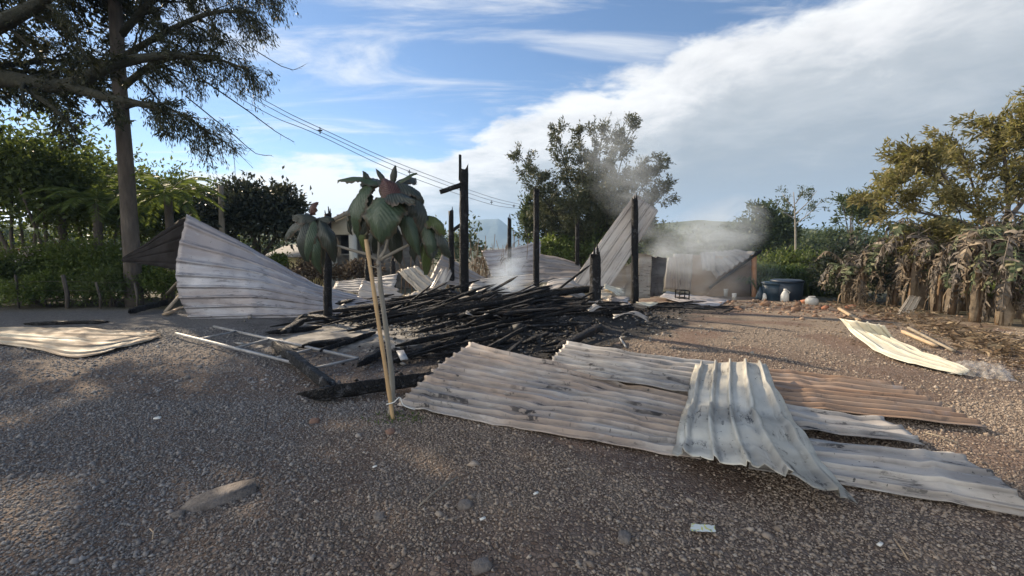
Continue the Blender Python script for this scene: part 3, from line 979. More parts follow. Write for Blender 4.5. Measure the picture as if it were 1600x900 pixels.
sheet('roof_sheet', 'narrow white sheet sticking up between sapling and tallest post', 'roof sheet',
      [[P(650, 480, 10.9), P(668, 482, 10.8)], [P(672, 450, 11.2), P(692, 455, 11.1)], [P(690, 418, 11.5), P(708, 424, 11.4)]], 2, M['sh_grey'], 0.025, 18, 0.04, 0.08, seed=24, flip=-1)
for i, (q, m_, lb) in enumerate([
        ([(795, 446), (834, 441), (790, 457), (838, 452)], 'sh_warm', 'small cream scrap of sheet beside the slender charred post'),
        ([(846, 446), (905, 448), (838, 462), (900, 460)], 'sh_pale', 'bent pale strip of sheet behind the burnt slab'),
        ([(946, 444), (975, 455), (940, 452), (970, 464)], 'sh_white', 'white torn scrap of sheet right of the stub post'),
        ([(940, 456), (962, 455), (936, 472), (952, 470)], 'sh_warm', 'peach-coloured scrap at the foot of the stub post'),
        ([(952, 468), (985, 466), (950, 480), (985, 478)], 'sh_blue', 'crumpled blue-grey scrap between stub post and the leaning-sheet post'),
        ([(996, 472), (1022, 471), (996, 477), (1026, 476)], 'sh_white', 'thin white strip lying right of the leaning-sheet post'),
        ([(560, 474), (606, 470), (566, 486), (616, 482)], 'sh_pale', 'pale curled scrap at the end of the tall curled sheet')]):
    Y0 = 11.2 + 0.2 * (i % 3)
    jt = lambda q_: q_ + Vector((random.uniform(-.05, .05), random.uniform(-.12, .12), random.uniform(-.03, .07)))
    md_ = lambda a_, b_: ((a_[0] + b_[0]) / 2, (a_[1] + b_[1]) / 2)
    e_ = [q[0], md_(q[0], q[1]), q[1]]; f_ = [q[2], md_(q[2], q[3]), q[3]]
    sheet('sheet_scrap', lb, 'metal scrap', [[jt(P(*e_[k], Y0 + .5)), jt(P(*md_(e_[k], f_[k]), Y0 + .25)), jt(P(*f_[k], Y0))] for k in range(3)], 2, M[m_], 0.03, 12, 0.03, 0.12, seed=30 + i)


# ================================================================ CHARRED TIMBER
random.seed(11); rng = np.random.default_rng(11)
def ragged_post(name, label, px, base, top, wpx, mat='char', lean=0.0, spikes=3, Y=None, group='charred posts left standing'):
    b0 = G(px, base)
    Y = Y or b0.y
    b0 = onG(P(px, base, Y).x, Y, -0.05)
    tp = P(px + lean, top, Y)
    w_ = wpx / F * Y
    n, k = 14, 8
    root = thing(name, label, 'charred post', b0, group)
    V = []
    ph = random.uniform(0, 9)
    for i in range(n):
        f = i / (n - 1)
        c = b0.lerp(tp, f)
        for j in range(k):
            a = 2 * math.pi * j / k + math.pi / 8
            sq = 1 / max(abs(math.cos(a)), abs(math.sin(a)))
            r_ = w_ / 2 * min(sq, 1.25) * (1 + 0.16 * noise.noise((i * .7, j * 1.3, ph)) + 0.05 * random.uniform(-1, 1)) * (1 - 0.18 * f)
            dz = 0
            if i == n - 1: dz = -w_ * (0.2 + 1.6 * abs(noise.noise((j * 1.1, ph, 4))))
            V.append((c.x + r_ * math.cos(a), c.y + r_ * math.sin(a), c.z + dz))
    V.append(tuple(tp - Vector((0, 0, w_ * 1.2))))
    Q = [(i * k + j, i * k + (j + 1) % k, (i + 1) * k + (j + 1) % k, (i + 1) * k + j) for i in range(n - 1) for j in range(k)]
    T = [(n * k, (n - 1) * k + j, (n - 1) * k + (j + 1) % k) for j in range(k)]
    MB().add(V, Q, T).build('shaft', M[mat], root)
    for s in range(spikes):
        a = random.uniform(0, 6.28)
        q = tp + Vector((math.cos(a) * w_ * .28, math.sin(a) * w_ * .28, -w_ * 1.3))
        MB().beam(q, q + Vector((random.uniform(-.03, .03), 0, w_ * random.uniform(1.0, 1.9))), w_ * .3, w_ * .22, 3, 0.2, 0.25).build('splinter', M[mat], root)
    return root, tp, Y


ragged_post('charred_post', 'charred post standing in front of the tall curled sheet', 512, 508, 330, 12)
ragged_post('charred_post', 'broad charred post half hidden behind the bamboo stake', 577, 466, 398, 15, Y=12.6)
r0, tp, Y = ragged_post('charred_post', 'tallest charred post with a broken arm sticking out to the left', 725, 492, 252, 15, spikes=0)
MB().beam(P(719, 282, Y), P(719, 242, Y), .07, .08, 2, .1, .8).build('splinter', M['char'], r0)
MB().beam(P(722, 289, Y), P(688, 300, Y - .15), .09, .12, 4, .16, .8).build('broken_arm', M['char_ash'], r0)
r1, _, _ = ragged_post('charred_post', 'leaning charred post with a brace just left of the tallest post', 706, 446, 326, 9, lean=-1.5, Y=13.2)
MB().beam(P(704, 362, 13.2), P(722, 350, 13.0), .07, .08, 3, .15).build('brace', M['char'], r1)
ragged_post('charred_post', 'thin bluish charred post in front of the upright bluish sheet', 796, 430, 338, 7, Y=14.5)
ragged_post('charred_post', 'slender charred post with a split needle-like tip', 838, 470, 292, 10, Y=12.2, spikes=5)
ragged_post('charred_post', 'thin charred post in front of the large tree in the middle', 902, 432, 346, 7, Y=14.8)
ragged_post('charred_post', 'short thick charred stub post beside the burnt slab', 930, 512, 388, 18, Y=9.9, mat='char_ash', spikes=4)
ragged_post('charred_post', 'charred post holding up the leaning roof sheet', 992, 482, 306, 11, Y=12.75)
ragged_post('charred_post', 'small burnt reddish stump behind the sapling trunk', 614, 442, 402, 8, Y=13.5, mat='char_brown')


def timber(label, a, b, w_, h_, mat='char', name='charred_beam', group=None, seg=5, jit=.16, cat='charred beam', taper=0.8):
    a, b = Vector(a), Vector(b)
    lo = a if a.z < b.z else b
    bb = MB().charred(a, b, w_, h_, jit, random.uniform(0, 60), random.uniform(-.4, .4)) if name not in ('loose_board', 'leaning_plank') else MB().beam(a, b, w_, h_, seg, jit, taper)
    return bb.build(name, M[mat], None, Vector((lo.x, lo.y, lo.z - h_ / 2)), False, label, cat, group)


timber('grey-topped charred sill beam running towards the corner nearest the gravel', g(428, 535, .09), g(520, 606, .10), .14, .12, 'char_ash', 'sill_beam', cat='charred beam', taper=1, jit=.1)
timber('black charred sill beam leading from the corner to the bamboo stake', g(492, 617, .10), g(694, 588, .11), .13, .14, 'char', 'sill_beam', cat='charred beam', taper=1, jit=.1)
timber('rounded charred log end at the corner of the burnt sills', g(480, 618, .08), g(536, 612, .09), .16, .15, 'char_ash', 'log_end', cat='charred log', jit=.2)
timber('long charred rafter rising from left to right across the heap', g(560, 512, .35), P(918, 452, 10.4), .07, .08, name='charred_rafter')
timber('charred rafter propped on the stub post from the lower left', g(620, 540, .22), P(930, 468, 10.0), .07, .08, name='charred_rafter')
timber('thin charred batten slanting up in front of the leaning sheet', P(860, 462, 10.8), P(921, 415, 10.9), .05, .05, name='charred_batten')
timber('charred crosspiece between the slender post and the stub post', P(846, 458, 10.9), P(938, 450, 10.2), .12, .16, name='charred_beam')
timber('brown scorched beam under the burnt slab ending in a bright cut end', g(870, 545, .16), g(940, 508, .25), .10, .10, 'char_brown', 'scorched_beam', taper=1)
timber('charred plank below the cream crumpled sheet', P(666, 452, 11.0), P(735, 462, 10.9), .14, .10, 'char_brown', 'charred_plank')
timber('black beam resting on the ground left of the tall curled sheet', g(202, 487, .10), g(262, 472, .16), .12, .15, 'char', 'charred_beam')
timber('long low charred plank behind the orange-stained sheet', g(40, 506, .10), g(168, 503, .10), .07, .07, 'char', 'charred_plank')
timber('pale plank leaning up behind the curled sheet edge', g(252, 470, .05), P(284, 436, 11.2), .13, .04, 'oldwood', 'leaning_plank', cat='plank', jit=.05)
timber('narrow grey plank leaning lower behind the curled sheet edge', g(258, 488, .05), P(284, 458, 10.9), .10, .04, 'oldwood', 'leaning_plank', cat='plank', jit=.05)
timber('short bleached plank at the foot of the curled sheet', g(258, 491, .05), g(284, 480, .12), .12, .04, 'board', 'leaning_plank', cat='plank', jit=.05)
timber('sawn board lying at the far end of the white curled sheet', g(1312, 482, .10), g(1342, 500, .08), .10, .05, 'board', 'loose_board', cat='board', jit=.05)
timber('long thin board on the earth between the white sheet and the banana stems', g(1412, 518, .05), g(1462, 540, .05), .08, .05, 'board', 'loose_board', cat='board', jit=.05)
timber('dark batten lying along the edge of the banana bed', g(1420, 512, .04), g(1490, 548, .04), .06, .04, 'oldwood', 'loose_board', cat='board', jit=.05)

GB = 'charred roof timbers in the heap'
look = {'char': 'coal-black', 'char_ash': 'ash-streaked', 'char_brown': 'brown-scorched'}
for i in range(230):
    while True:
        x, y = random.gauss(-0.7, 1.8), random.gauss(9.6, 1.1)
        if -4.4 < x < 2.3 and 7.7 < y < 12.6 and not (y < 8.6 and (x < -1.6 or x > 1.2)): break
    ang = random.gauss(0.25, 0.40)
    ln = random.uniform(0.6, 2.6) * (0.6 if y < 8.5 or x > 1.4 else 1)
    dx, dy = math.cos(ang) * ln / 2, math.sin(ang) * ln / 2
    lift = random.uniform(0.03, 0.20)
    a = onG(x - dx, y - dy); b = onG(x + dx, y + dy)
    a.z += heap_h(a.x, a.y) + lift + random.uniform(-.05, .06)
    b.z += heap_h(b.x, b.y) + lift + random.uniform(-.05, .16) + (random.uniform(.1, .4) if i % 5 == 0 else 0)
    mt = random.choice(['char', 'char', 'char', 'char', 'char_ash', 'char_brown'])
    zone = 'left part of the heap beyond the aluminium frame' if x < -1.9 else 'middle of the heap behind the bamboo stake' if x < .1 else 'right part of the heap near the stub post'
    timber(look[mt] + ' roof timber lying in the ' + zone, a, b, random.uniform(.022, .085) if i % 6 else random.uniform(.08, .13), random.uniform(.018, .065), mt, 'charred_timber', look[mt] + ' timbers, ' + zone, 4, .15)
for i in range(34):
    x, y = random.gauss(-.2, .85), random.uniform(6.0, 8.2)
    if x < -1.5 or x > 1.3: continue
    ang, ln = random.gauss(.5, .5), random.uniform(.4, 1.4)
    a = onG(x - math.cos(ang) * ln / 2, y - math.sin(ang) * ln / 2); b = onG(x + math.cos(ang) * ln / 2, y + math.sin(ang) * ln / 2)
    a.z += heap_h(a.x, a.y) + random.uniform(.02, .07); b.z += heap_h(b.x, b.y) + random.uniform(.02, .14)
    timber('burnt timber on the black ground between the stake and the browned sheet', a, b, random.uniform(.03, .08), random.uniform(.03, .07), random.choice(['char', 'char', 'char_ash']), 'charred_timber', 'burnt timbers between stake and browned sheet', 3, .2)
for i in range(26):
    x, y = random.uniform(2.2, 5.8), random.uniform(11.2, 14.0)
    ang, ln = random.gauss(0, .5), random.uniform(.3, 1.2)
    a = onG(x - math.cos(ang) * ln / 2, y - math.sin(ang) * ln / 2, .05); b = onG(x + math.cos(ang) * ln / 2, y + math.sin(ang) * ln / 2, random.uniform(.05, .12))
    timber('thin burnt batten scattered on the blackened ground right of the posts', a, b, random.uniform(.03, .08), random.uniform(.02, .05), random.choice(['char', 'char_ash']), 'burnt_batten', 'burnt battens right of the posts', 3, .2)
for i, (a, b, w_) in enumerate([((440, 520), (478, 498), .10), ((452, 512), (474, 492), .07), ((470, 541), (560, 530), .09), ((500, 548), (585, 520), .08), ((420, 520), (500, 511), .10), ((560, 570), (600, 545), .10)]):
    timber(['stubby charred beam end poking up beside the aluminium frame', 'thin charred stick crossing the stubby beam end', 'charred beam on the pale floor inside the aluminium frame', 'charred batten on the floor slab behind the aluminium frame', 'charred beam under the near edge of the curled sheet', 'charred block on the floor just left of the bamboo stake'][i],
           g(*a, .10), g(*b, .22 if i < 2 else .08), w_, w_, 'char_ash' if i == 0 else 'char')

for i in range(16):
    x, y = random.gauss(-.6, 1.7), random.gauss(10.0, 1.0)
    ang, ln, wd = random.gauss(.3, .6), random.uniform(.35, .9), random.uniform(.05, .16)
    d_, n_v = Vector((math.cos(ang), math.sin(ang), 0)), Vector((-math.sin(ang), math.cos(ang), 0))
    rows = []
    for k in range(4):
        c_ = Vector((x, y, 0)) + d_ * ln * (k / 3 - .5)
        c_.z = gz(c_.x, c_.y) + heap_h(c_.x, c_.y) + .10 + random.uniform(0, .16)
        tl = Vector((0, 0, random.uniform(-.05, .05)))
        rows.append([c_ - n_v * wd / 2 - tl, c_ + n_v * wd / 2 + tl])
    sheet('tin_strip', 'twisted pale strip of tin caught among the charred timbers', 'tin strip', rows, 1, M[random.choice(['sh_grey', 'sh_warm', 'sh_dark'])], .01, 10, .02, .06, seed=60 + i, group='twisted tin strips in the heap')

# ash, charcoal and rubble fragments
def fragments(name, label, n, sampler, size, mat, base=None, cat='debris', near=0.0):
    xy = []
    while len(xy) < n:
        q = sampler()
        if not near or heap_h(*q) > near: xy.append(q)
    xy = np.array(xy)
    V, T = scatter(base or octa(), xy, rng.lognormal(math.log(size), .5, n), .6, (.25, .7), .35)
    k = len((base or octa())[0])
    V[:, 2] += np.repeat([heap_h(x, y) for x, y in xy], k)
    MB().add(V, None, T).build(name, M[mat], kind='stuff', label=label, cat=cat)


M['charbits'] = leafmat('charcoal_bits', [(0.008, 0.008, 0.009), (0.02, 0.02, 0.02), (0.05, 0.048, 0.046)], 0.0, 0.7)
M['ashbits'] = leafmat('ash_flakes', [(0.10, 0.095, 0.09), (0.26, 0.24, 0.21), (0.48, 0.45, 0.40)], 0.0, 0.9)
M['rubble'] = leafmat('earth_rubble', [(0.12, 0.07, 0.045), (0.24, 0.15, 0.10), (0.38, 0.28, 0.20)], 0.0, 0.9)
fragments('charcoal_fragments', 'charcoal fragments covering the burnt house floor', 3800, lambda: (random.gauss(-.6, 2.2), random.gauss(10, 1.3)), .03, 'charbits', near=.03)
fragments('charcoal_fragments', 'charcoal fragments trailing over the ground right of the posts', 1300, lambda: (random.gauss(3.4, 1.0), random.gauss(12.2, .9)), .018, 'charbits')
fragments('charcoal_fragments', 'charcoal fragments on the black ground behind the bamboo stake', 1400, lambda: (random.gauss(-.3, .9), random.gauss(7.1, .9)), .022, 'charbits')
fragments('ash_flakes', 'pale ash flakes and plaster bits among the burnt timbers', 2200, lambda: (random.gauss(-.7, 1.9), random.gauss(9.6, 1.3)), .022, 'ashbits')

# ================================================================ SMALLER THINGS IN THE RUIN
# aluminium window frame lying on the floor
fr = thing('window_frame', 'bare aluminium window frame lying on the ground before the ruin', 'window frame', g(415, 545))
for a, b in [((275, 521), (492, 575)), ((334, 510), (559, 560))]:
    MB().beam(g(*a, .07), g(*b, .08), .035, .035, 1).build('rail', M['alu'], fr)
for a, b in [((492, 575), (559, 560)), ((431, 559), (489, 545)), ((366, 544), (421, 530)), ((310, 530), (368, 518))]:
    MB().beam(g(*a, .072), g(*b, .078), .03, .028, 1).build('crossbar', M['alu'], fr)
MB().tube([P(944, 490, 9.6), P(955, 508, 9.2), g(978, 542, .03)], [.018] * 3, 6).build('metal_rod', M['alu'], None, g(978, 542), True, 'thin pale metal rod leaning down from the stub post', 'rod')
MB().tube([P(594, 470, 10.6), P(628, 487, 10.4), P(650, 477, 10.3)], [.02] * 3, 6).build('bent_strip', M['whitegrey'], None, g(620, 500), True, 'bent pale strip poking out beyond the curled sheet', 'metal strip')

# burnt masonry slab with a sagging face, log with a bright end
nu, nv = 16, 7
V = []
for side in (0, 1):
    for i in range(nu):
        for j in range(nv):
            u, v = i / (nu - 1), j / (nv - 1)
            q = P(834 + 92 * u, 502 - v * (36 + 3 * math.sin(u * 5) - 5 * u), 10.2 - .2 * u)
            q.y += side * .11 + .05 * noise.noise((u * 4, v * 3, 2 + side)) - .06 * math.sin(v * 3)
            q.x += .03 * noise.noise((u * 6, v * 5, 7))
            V.append(tuple(q))
ix = lambda s_, i, j: s_ * nu * nv + i * nv + j
Q = []
for i in range(nu - 1):
    for j in range(nv - 1):
        Q.append((ix(0, i, j), ix(0, i + 1, j), ix(0, i + 1, j + 1), ix(0, i, j + 1)))
        Q.append((ix(1, i, j), ix(1, i, j + 1), ix(1, i + 1, j + 1), ix(1, i + 1, j)))
    for j in (0, nv - 1): Q.append((ix(0, i, j), ix(1, i, j), ix(1, i + 1, j), ix(0, i + 1, j)))
for j in range(nv - 1):
    for i in (0, nu - 1): Q.append((ix(0, i, j), ix(0, i, j + 1), ix(1, i, j + 1), ix(1, i, j)))
MB().add(V, Q).build('burnt_slab', M['concrete'], None, onG(.9, 10.2), True, 'sooty upright slab among the timbers left of the stub post', 'slab')
lg = thing('log', 'short scorched log with a bright orange cut end below the slab', 'log', g(915, 520))
MB().tube([g(903, 516, .12), g(922, 514, .12)], [.10, .10], 10, True, .06).build('bark', M['char_brown'], lg, smooth=True)
e0 = g(922, 514, .12)
MB().tube([e0 + Vector((-.005, -.02, 0)), e0 + Vector((.012, -.035, 0))], [.082, .08], 10).build('cut_end', M['wood_cut'], lg)
MB().beam(g(625, 548, .30), g(632, 562, .24), .09, .012, 1, 0, 1).build('metal_plate', M['alu'], None, g(628, 560), False, 'small shiny metal plate in the black heap right of the stake', 'metal plate')


# burnt white appliance behind the leaning sheet
def crumpled_box(name, label, cat, corners, depth, mat, nu=12, nv=8, amp=.08, seed=0):
    """corners: lower-left, lower-right, upper-right, upper-left of the front face"""
    a, b, c_, d_ = [Vector(q) for q in corners]
    V, Q = [], []
    N = (b - a).cross(d_ - a).normalized()
    if N.y > 0: N = -N
    for s_ in (0, 1):
        for i in range(nu):
            for j in range(nv):
                u, v = i / (nu - 1), j / (nv - 1)
                q = (a.lerp(b, u)).lerp(d_.lerp(c_, u), v) - N * (depth * s_)
                e = Vector((noise.noise((u * 3, v * 3, seed)), noise.noise((u * 3, v * 3, seed + 5)), noise.noise((u * 3, v * 3, seed + 9)))) * amp
                e += N * abs(noise.noise((u * 7, v * 6, seed + 2))) * amp
                V.append(tuple(q + e))
    f = lambda s_, i, j: s_ * nu * nv + i * nv + j
    for i in range(nu - 1):
        for j in range(nv - 1):
            Q.append((f(0, i, j), f(0, i + 1, j), f(0, i + 1, j + 1), f(0, i, j + 1)))
            Q.append((f(1, i, j), f(1, i, j + 1), f(1, i + 1, j + 1), f(1, i + 1, j)))
        for j in (0, nv - 1): Q.append((f(0, i, j), f(1, i, j), f(1, i + 1, j), f(0, i + 1, j)))
    for j in range(nv - 1):
        for i in (0, nu - 1): Q.append((f(0, i, j), f(0, i, j + 1), f(1, i, j + 1), f(1, i, j)))
    uv_ = [(v_[0], v_[2]) for v_ in V]
    return MB().add(V, Q).build(name, mat, None, a, False, label, cat, uvs=uv_)


crumpled_box('burnt_refrigerator', 'buckled cream appliance casing behind the leaning sheet', 'appliance', [P(944, 462, 13.6), P(988, 470, 13.4), P(992, 416, 13.5), P(962, 412, 13.7)], .6, M['appl'], seed=1, amp=.14)
crumpled_box('burnt_refrigerator', 'upright scorched white cabinet right of the leaning-sheet post', 'appliance', [P(996, 466, 13.9), P(1016, 466, 13.9), P(1018, 398, 14), P(998, 396, 14)], .6, M['appl'], seed=3, amp=.04)
M['appl_soot'] = sheetmat('soot_grey_enamel', (0.16, 0.155, 0.15), (0.06, 0.06, 0.06), (0.10, 0.08, 0.07), .4, .4, 5.5, .6, 0, (.14, .14, .15))
crumpled_box('burnt_cabinet', 'soot-darkened cabinet beside the upright white cabinet', 'appliance', [P(1016, 464, 14.1), P(1034, 460, 14.4), P(1042, 404, 14.6), P(1018, 400, 14.2)], .5, M['appl_soot'], seed=5, amp=.07)


def stick_frame(name, label, px, py, w_, h_, Y, mat):
    q = onG(P(px, py, Y).x, Y)
    r_ = thing(name, label, 'metal rack', q)
    for sx in (-1, 1):
        for sy in (-1, 1):
            MB().beam(q + Vector((sx * w_ / 2, sy * .2, 0)), q + Vector((sx * w_ / 2, sy * .2, h_)), .03, .03).build('leg', M[mat], r_)
    for f in (.3, .65, .97):
        MB().box(q + Vector((-w_ / 2, -.2, h_ * f)), q + Vector((w_ / 2, .2, h_ * f + .025))).build('shelf', M[mat], r_)
    return r_


stick_frame('metal_rack', 'burnt black metal rack standing before the ribbed wall sheet', 1066, 458, .34, .40, 15.6, 'char_ash')

# sheet wall and collapsed shed
sheet('wall_sheet', 'upright ribbed pale sheet beside the shed', 'wall sheet',
      [[P(1056, 455, 16.4), P(1079, 455, 16.4)], [P(1054, 425, 16.4), P(1081, 426, 16.4)], [P(1052, 396, 16.4), P(1083, 397, 16.4)]], 5, M['fibro'], .05, 10, .02, .04, seed=41, flip=-1, wave=True)
sheet('wall_sheet', 'scorched dark ribbed sheet left of the pale upright one', 'wall sheet',
      [[P(1038, 452, 16.0), P(1056, 454, 16.0)], [P(1040, 428, 16.0), P(1056, 428, 16.0)], [P(1044, 402, 16.0), P(1058, 400, 16.0)]], 4, M['sh_dark'], .04, 10, .05, .05, seed=42, flip=-1, wave=True)
Ys = 18.2
q0 = onG(P(1180, 470, Ys).x, Ys)
sh = thing('shed', 'low brown shed with a collapsed corrugated roof and orange pillar', 'shed', q0)
def wallq(nm, pts, mat, th=.12):
    pts = [Vector(p_) for p_ in pts]
    n_ = len(pts)
    V = [tuple(p_) for p_ in pts] + [tuple(p_ + Vector((0, th, 0))) for p_ in pts]
    Q = [(i, (i + 1) % n_, (i + 1) % n_ + n_, i + n_) for i in range(n_)]
    b_ = MB()
    T = [(0, i + 1, i) for i in range(1, n_ - 1)] + [(n_, n_ + i, n_ + i + 1) for i in range(1, n_ - 1)]
    b_.add(V, Q, T)
    return b_.build(nm, mat, sh)
wallq('back_wall', [P(1080, 468, Ys + .9), P(1176, 470, Ys + .9), P(1176, 402, Ys + .9), P(1080, 398, Ys + .9)], M['wallbrown'])
wallq('wall', [P(1100, 466, Ys + .3), P(1172, 470, Ys + .3), P(1172, 412, Ys + .3), P(1124, 440, Ys + .3)], M['wallbrown'])
MB().beam(P(1178, 478, Ys), P(1178, 398, Ys), .15, .15, 6, .04).build('pillar', M['orange'], sh)
MB().beam(P(1108, 450, Ys - .1), P(1190, 391, Ys - .1), .06, .09, 5, .08).build('rafter', M['char_brown'], sh)
sheet('roof_panel', None, None, [[P(1120, 436, Ys - .1), P(1186, 394, Ys)], [P(1106, 416, Ys + .6), P(1172, 394, Ys + .9)], [P(1092, 397, Ys + 1.4), P(1150, 392, Ys + 1.9)]], 8, M['fibro'], .10, 10, .03, .06, seed=43, wave=True, parent=sh)
sheet('roof_panel', None, None, [[P(1098, 424, Ys - .2), P(1118, 426, Ys - .2)], [P(1096, 410, Ys + .3), P(1118, 408, Ys + .3)], [P(1094, 396, Ys + .9), P(1118, 396, Ys + .9)]], 3, M['fibro'], .10, 8, .03, .06, seed=44, wave=True, parent=sh)

# things standing by the shed and hedge
def lathe(mb, q, prof, k=16, sx=1, sy=1, wob=0, seed=0):
    V, Q = [], []
    for z, r_ in prof:
        for j in range(k):
            a = 2 * math.pi * j / k
            rr = r_ * (1 + wob * noise.noise((math.cos(a) * 1.5, math.sin(a) * 1.5, z * 4 + seed)))
            V.append((q.x + rr * sx * math.cos(a), q.y + rr * sy * math.sin(a), q.z + z))
    n_ = len(prof)
    for i in range(n_ - 1):
        for j in range(k):
            Q.append((i * k + j, i * k + (j + 1) % k, (i + 1) * k + (j + 1) % k, (i + 1) * k + j))
    V += [(q.x, q.y, q.z + prof[0][0]), (q.x, q.y, q.z + prof[-1][0])]
    T = [(n_ * k, (j + 1) % k, j) for j in range(k)] + [(n_ * k + 1, (n_ - 1) * k + j, (n_ - 1) * k + (j + 1) % k) for j in range(k)]
    return mb.add(V, Q, T)


def water_tank(label, px, py, r_, h_, mat):
    q = g(px, py)
    r0_ = thing('water_tank', label, 'water tank', q, 'plastic water tanks by the shed')
    lathe(MB(), q, [(0, r_ * .94), (.03, r_ * .96), (h_ * .3, r_ * .97), (h_ * .33, r_ * 1.0), (h_ * .62, r_), (h_ * .65, r_ * .98), (h_ - .06, r_)], 28).build('tank_body', M[mat], r0_, smooth=True)
    lathe(MB(), q, [(h_ - .058, r_ * 1.06), (h_, r_ * 1.06), (h_ + .03, r_ * .9), (h_ + .035, .05)], 28).build('lid', M[mat], r0_, smooth=True)


water_tank('blue round water tank left of the dark tank', 1207, 469, .38, .66, 'tankblue')
water_tank('larger dark blue water tank behind the white jug', 1228, 469, .52, .74, 'tank')
bs = thing('blue_sack', 'crumpled blue and white sack leaning by the orange pillar', 'sack', g(1187, 469))
q = g(1187, 469)
lathe(MB(), q, [(0, .14), (.12, .17), (.3, .13), (.42, .08), (.5, .03)], 12, .8, .7, .5, 2).build('sack_body', M['tankblue'], bs, smooth=True)
lathe(MB(), q + Vector((.1, -.1, 0)), [(0, .08), (.1, .1), (.22, .07), (.27, .03)], 10, 1, .8, .4, 6).build('white_bundle', M['white'], bs, smooth=True)
jg = thing('plastic_jug', 'white plastic jug standing in front of the dark water tank', 'jug', g(1226, 471))
q = g(1226, 471)
lathe(MB(), q, [(0, .12), (.02, .135), (.2, .14), (.28, .12), (.36, .07), (.4, .05)], 14, 1, 1, .15).build('jug_body', M['white'], jg, smooth=True)
lathe(MB(), q, [(.4, .055), (.45, .055), (.455, .01)], 12).build('cap', M['white'], jg, smooth=True)
MB().tube([q + Vector((.10, -.02, .26)), q + Vector((.15, -.03, .33)), q + Vector((.05, -.03, .40))], [.015] * 3, 6).build('handle', M['white'], jg, smooth=True)
pt = thing('round_pot', 'squat pale round pot on the bare earth near the hedge', 'pot', g(1268, 477))
q = g(1268, 477)
lathe(MB(), q, [(0, .12), (.04, .17), (.14, .19), (.22, .16), (.26, .09)], 18).build('pot_body', M['whitegrey'], pt, smooth=True)
lathe(MB(), q, [(.26, .10), (.285, .10), (.29, .085), (.265, .08)], 18).build('rim', M['whitegrey'], pt, smooth=True)
for px, py, s_, lb in ((1133, 463, .22, 'upright white bucket at the foot of the shed wall'), (1147, 468, .16, 'smaller white tub right of the shed bucket')):
    q = g(px, py)
    bk = thing('bucket', lb, 'bucket', q)
    lathe(MB(), q, [(0, s_ * .42), (s_ * 1.4, s_ * .5)], 14).build('bucket_body', M['whitegrey'], bk, smooth=True)
    lathe(MB(), q, [(s_ * 1.38, s_ * .54), (s_ * 1.46, s_ * .54), (s_ * 1.47, s_ * .4)], 14).build('rim', M['white'], bk, smooth=True)
for i, (px, py, s_) in enumerate([(1254, 472, .16), (1258, 468, .14), (1286, 482, .10), (1322, 480, .12)]):
    q = g(px, py, .05)
    b_ = MB().beam(q, q + Vector((s_ * 1.6, random.uniform(-.1, .1), .05)), s_, s_ * .55, 2, .12)
    b_.build('broken_brick', M['brick'], None, q, False, ['reddish brick fragment right of the dark water tank', 'brick fragment leaning on another behind the round pot', 'small brick piece right of the round pot', 'brick piece at the edge of the banana leaf litter'][i], 'brick')

# clear plastic film by the white sheet
t = new_mat('clear_plastic_film')
t.b.inputs['Base Color'].default_value = (.72, .70, .66, 1)
t.b.inputs['Roughness'].default_value = .28
tb = t.node('ShaderNodeBsdfTransparent')
ms = t.node('ShaderNodeMixShader'); t.put(ms.inputs[0], t.ramp(t.noise(6, objc(t), 5), [(.35, .1), (.65, .38)]))
t.L.new(tb.outputs[0], ms.inputs[1]); t.L.new(t.b.outputs[0], ms.inputs[2]); t.L.new(ms.outputs[0], t.out.inputs[0])
V, n_ = [], 26
cA, cB, cC, cD = g(1478, 584, .02), g(1590, 598, .02), g(1570, 572, .02), g(1490, 566, .02)
for i in range(n_):
    for j in range(14):
        u, v = i / (n_ - 1), j / 13
        q = cA.lerp(cB, u).lerp(cD.lerp(cC, u), v)
        z = .05 * (1 - 2 * abs(noise.noise((u * 7, v * 5, 3)))) + .03 * (1 - 2 * abs(noise.noise((u * 17, v * 11, 8))))
        z = max(0, z)
        z *= min(1, 6 * min(u, 1 - u, v * 1.4, (1 - v) * 1.4) + .1)
        V.append((q.x + .05 * noise.noise((u * 9, v * 7, 4)), q.y + .05 * noise.noise((u * 9, v * 7, 6)), gz(q.x, q.y) + .025 + z))
Q = [(i * 14 + j, (i + 1) * 14 + j, (i + 1) * 14 + j + 1, i * 14 + j + 1) for i in range(n_ - 1) for j in range(13)]
MB().add(V, Q).build('plastic_film', t.m, None, g(1530, 585), True, 'crumpled clear plastic film at the near end of the white sheet', 'plastic film')

# yard litter and single stones
def stone(label, px, py, sx, sy, sz, rz, name='stone', mat='stone', seed=0, corners=None):
    q = g(px, py)
    V0, T0 = ico()
    # one subdivision
    Vl = [tuple(v_) for v_ in V0]; cache = {}; T1 = []
    def midp(a, b):
        k_ = (min(a, b), max(a, b))
        if k_ not in cache:
            m_ = (np.array(Vl[a]) + np.array(Vl[b])); m_ /= np.linalg.norm(m_)
            Vl.append(tuple(m_)); cache[k_] = len(Vl) - 1
        return cache[k_]
    for a, b, c_ in T0:
        ab, bc, ca = midp(a, b), midp(b, c_), midp(c_, a)
        T1 += [(a, ab, ca), (b, bc, ab), (c_, ca, bc), (ab, bc, ca)]
    V = []
    for v_ in Vl:
        v_ = Vector(v_)
        v_ = Vector([math.copysign(abs(e) ** .6, e) for e in v_])
        v_ *= 1 + .22 * noise.noise(v_ * 1.4 + Vector((seed, 0, 0)))
        v_ = Vector((v_.x * sx, v_.y * sy, v_.z * sz))
        v_.rotate(Matrix.Rotation(rz, 3, 'Z'))
        V.append(tuple(q + v_ + Vector((0, 0, sz * .35))))
    return MB().add(V, None, T1).build(name, M[mat], None, q, False, label, 'stone')


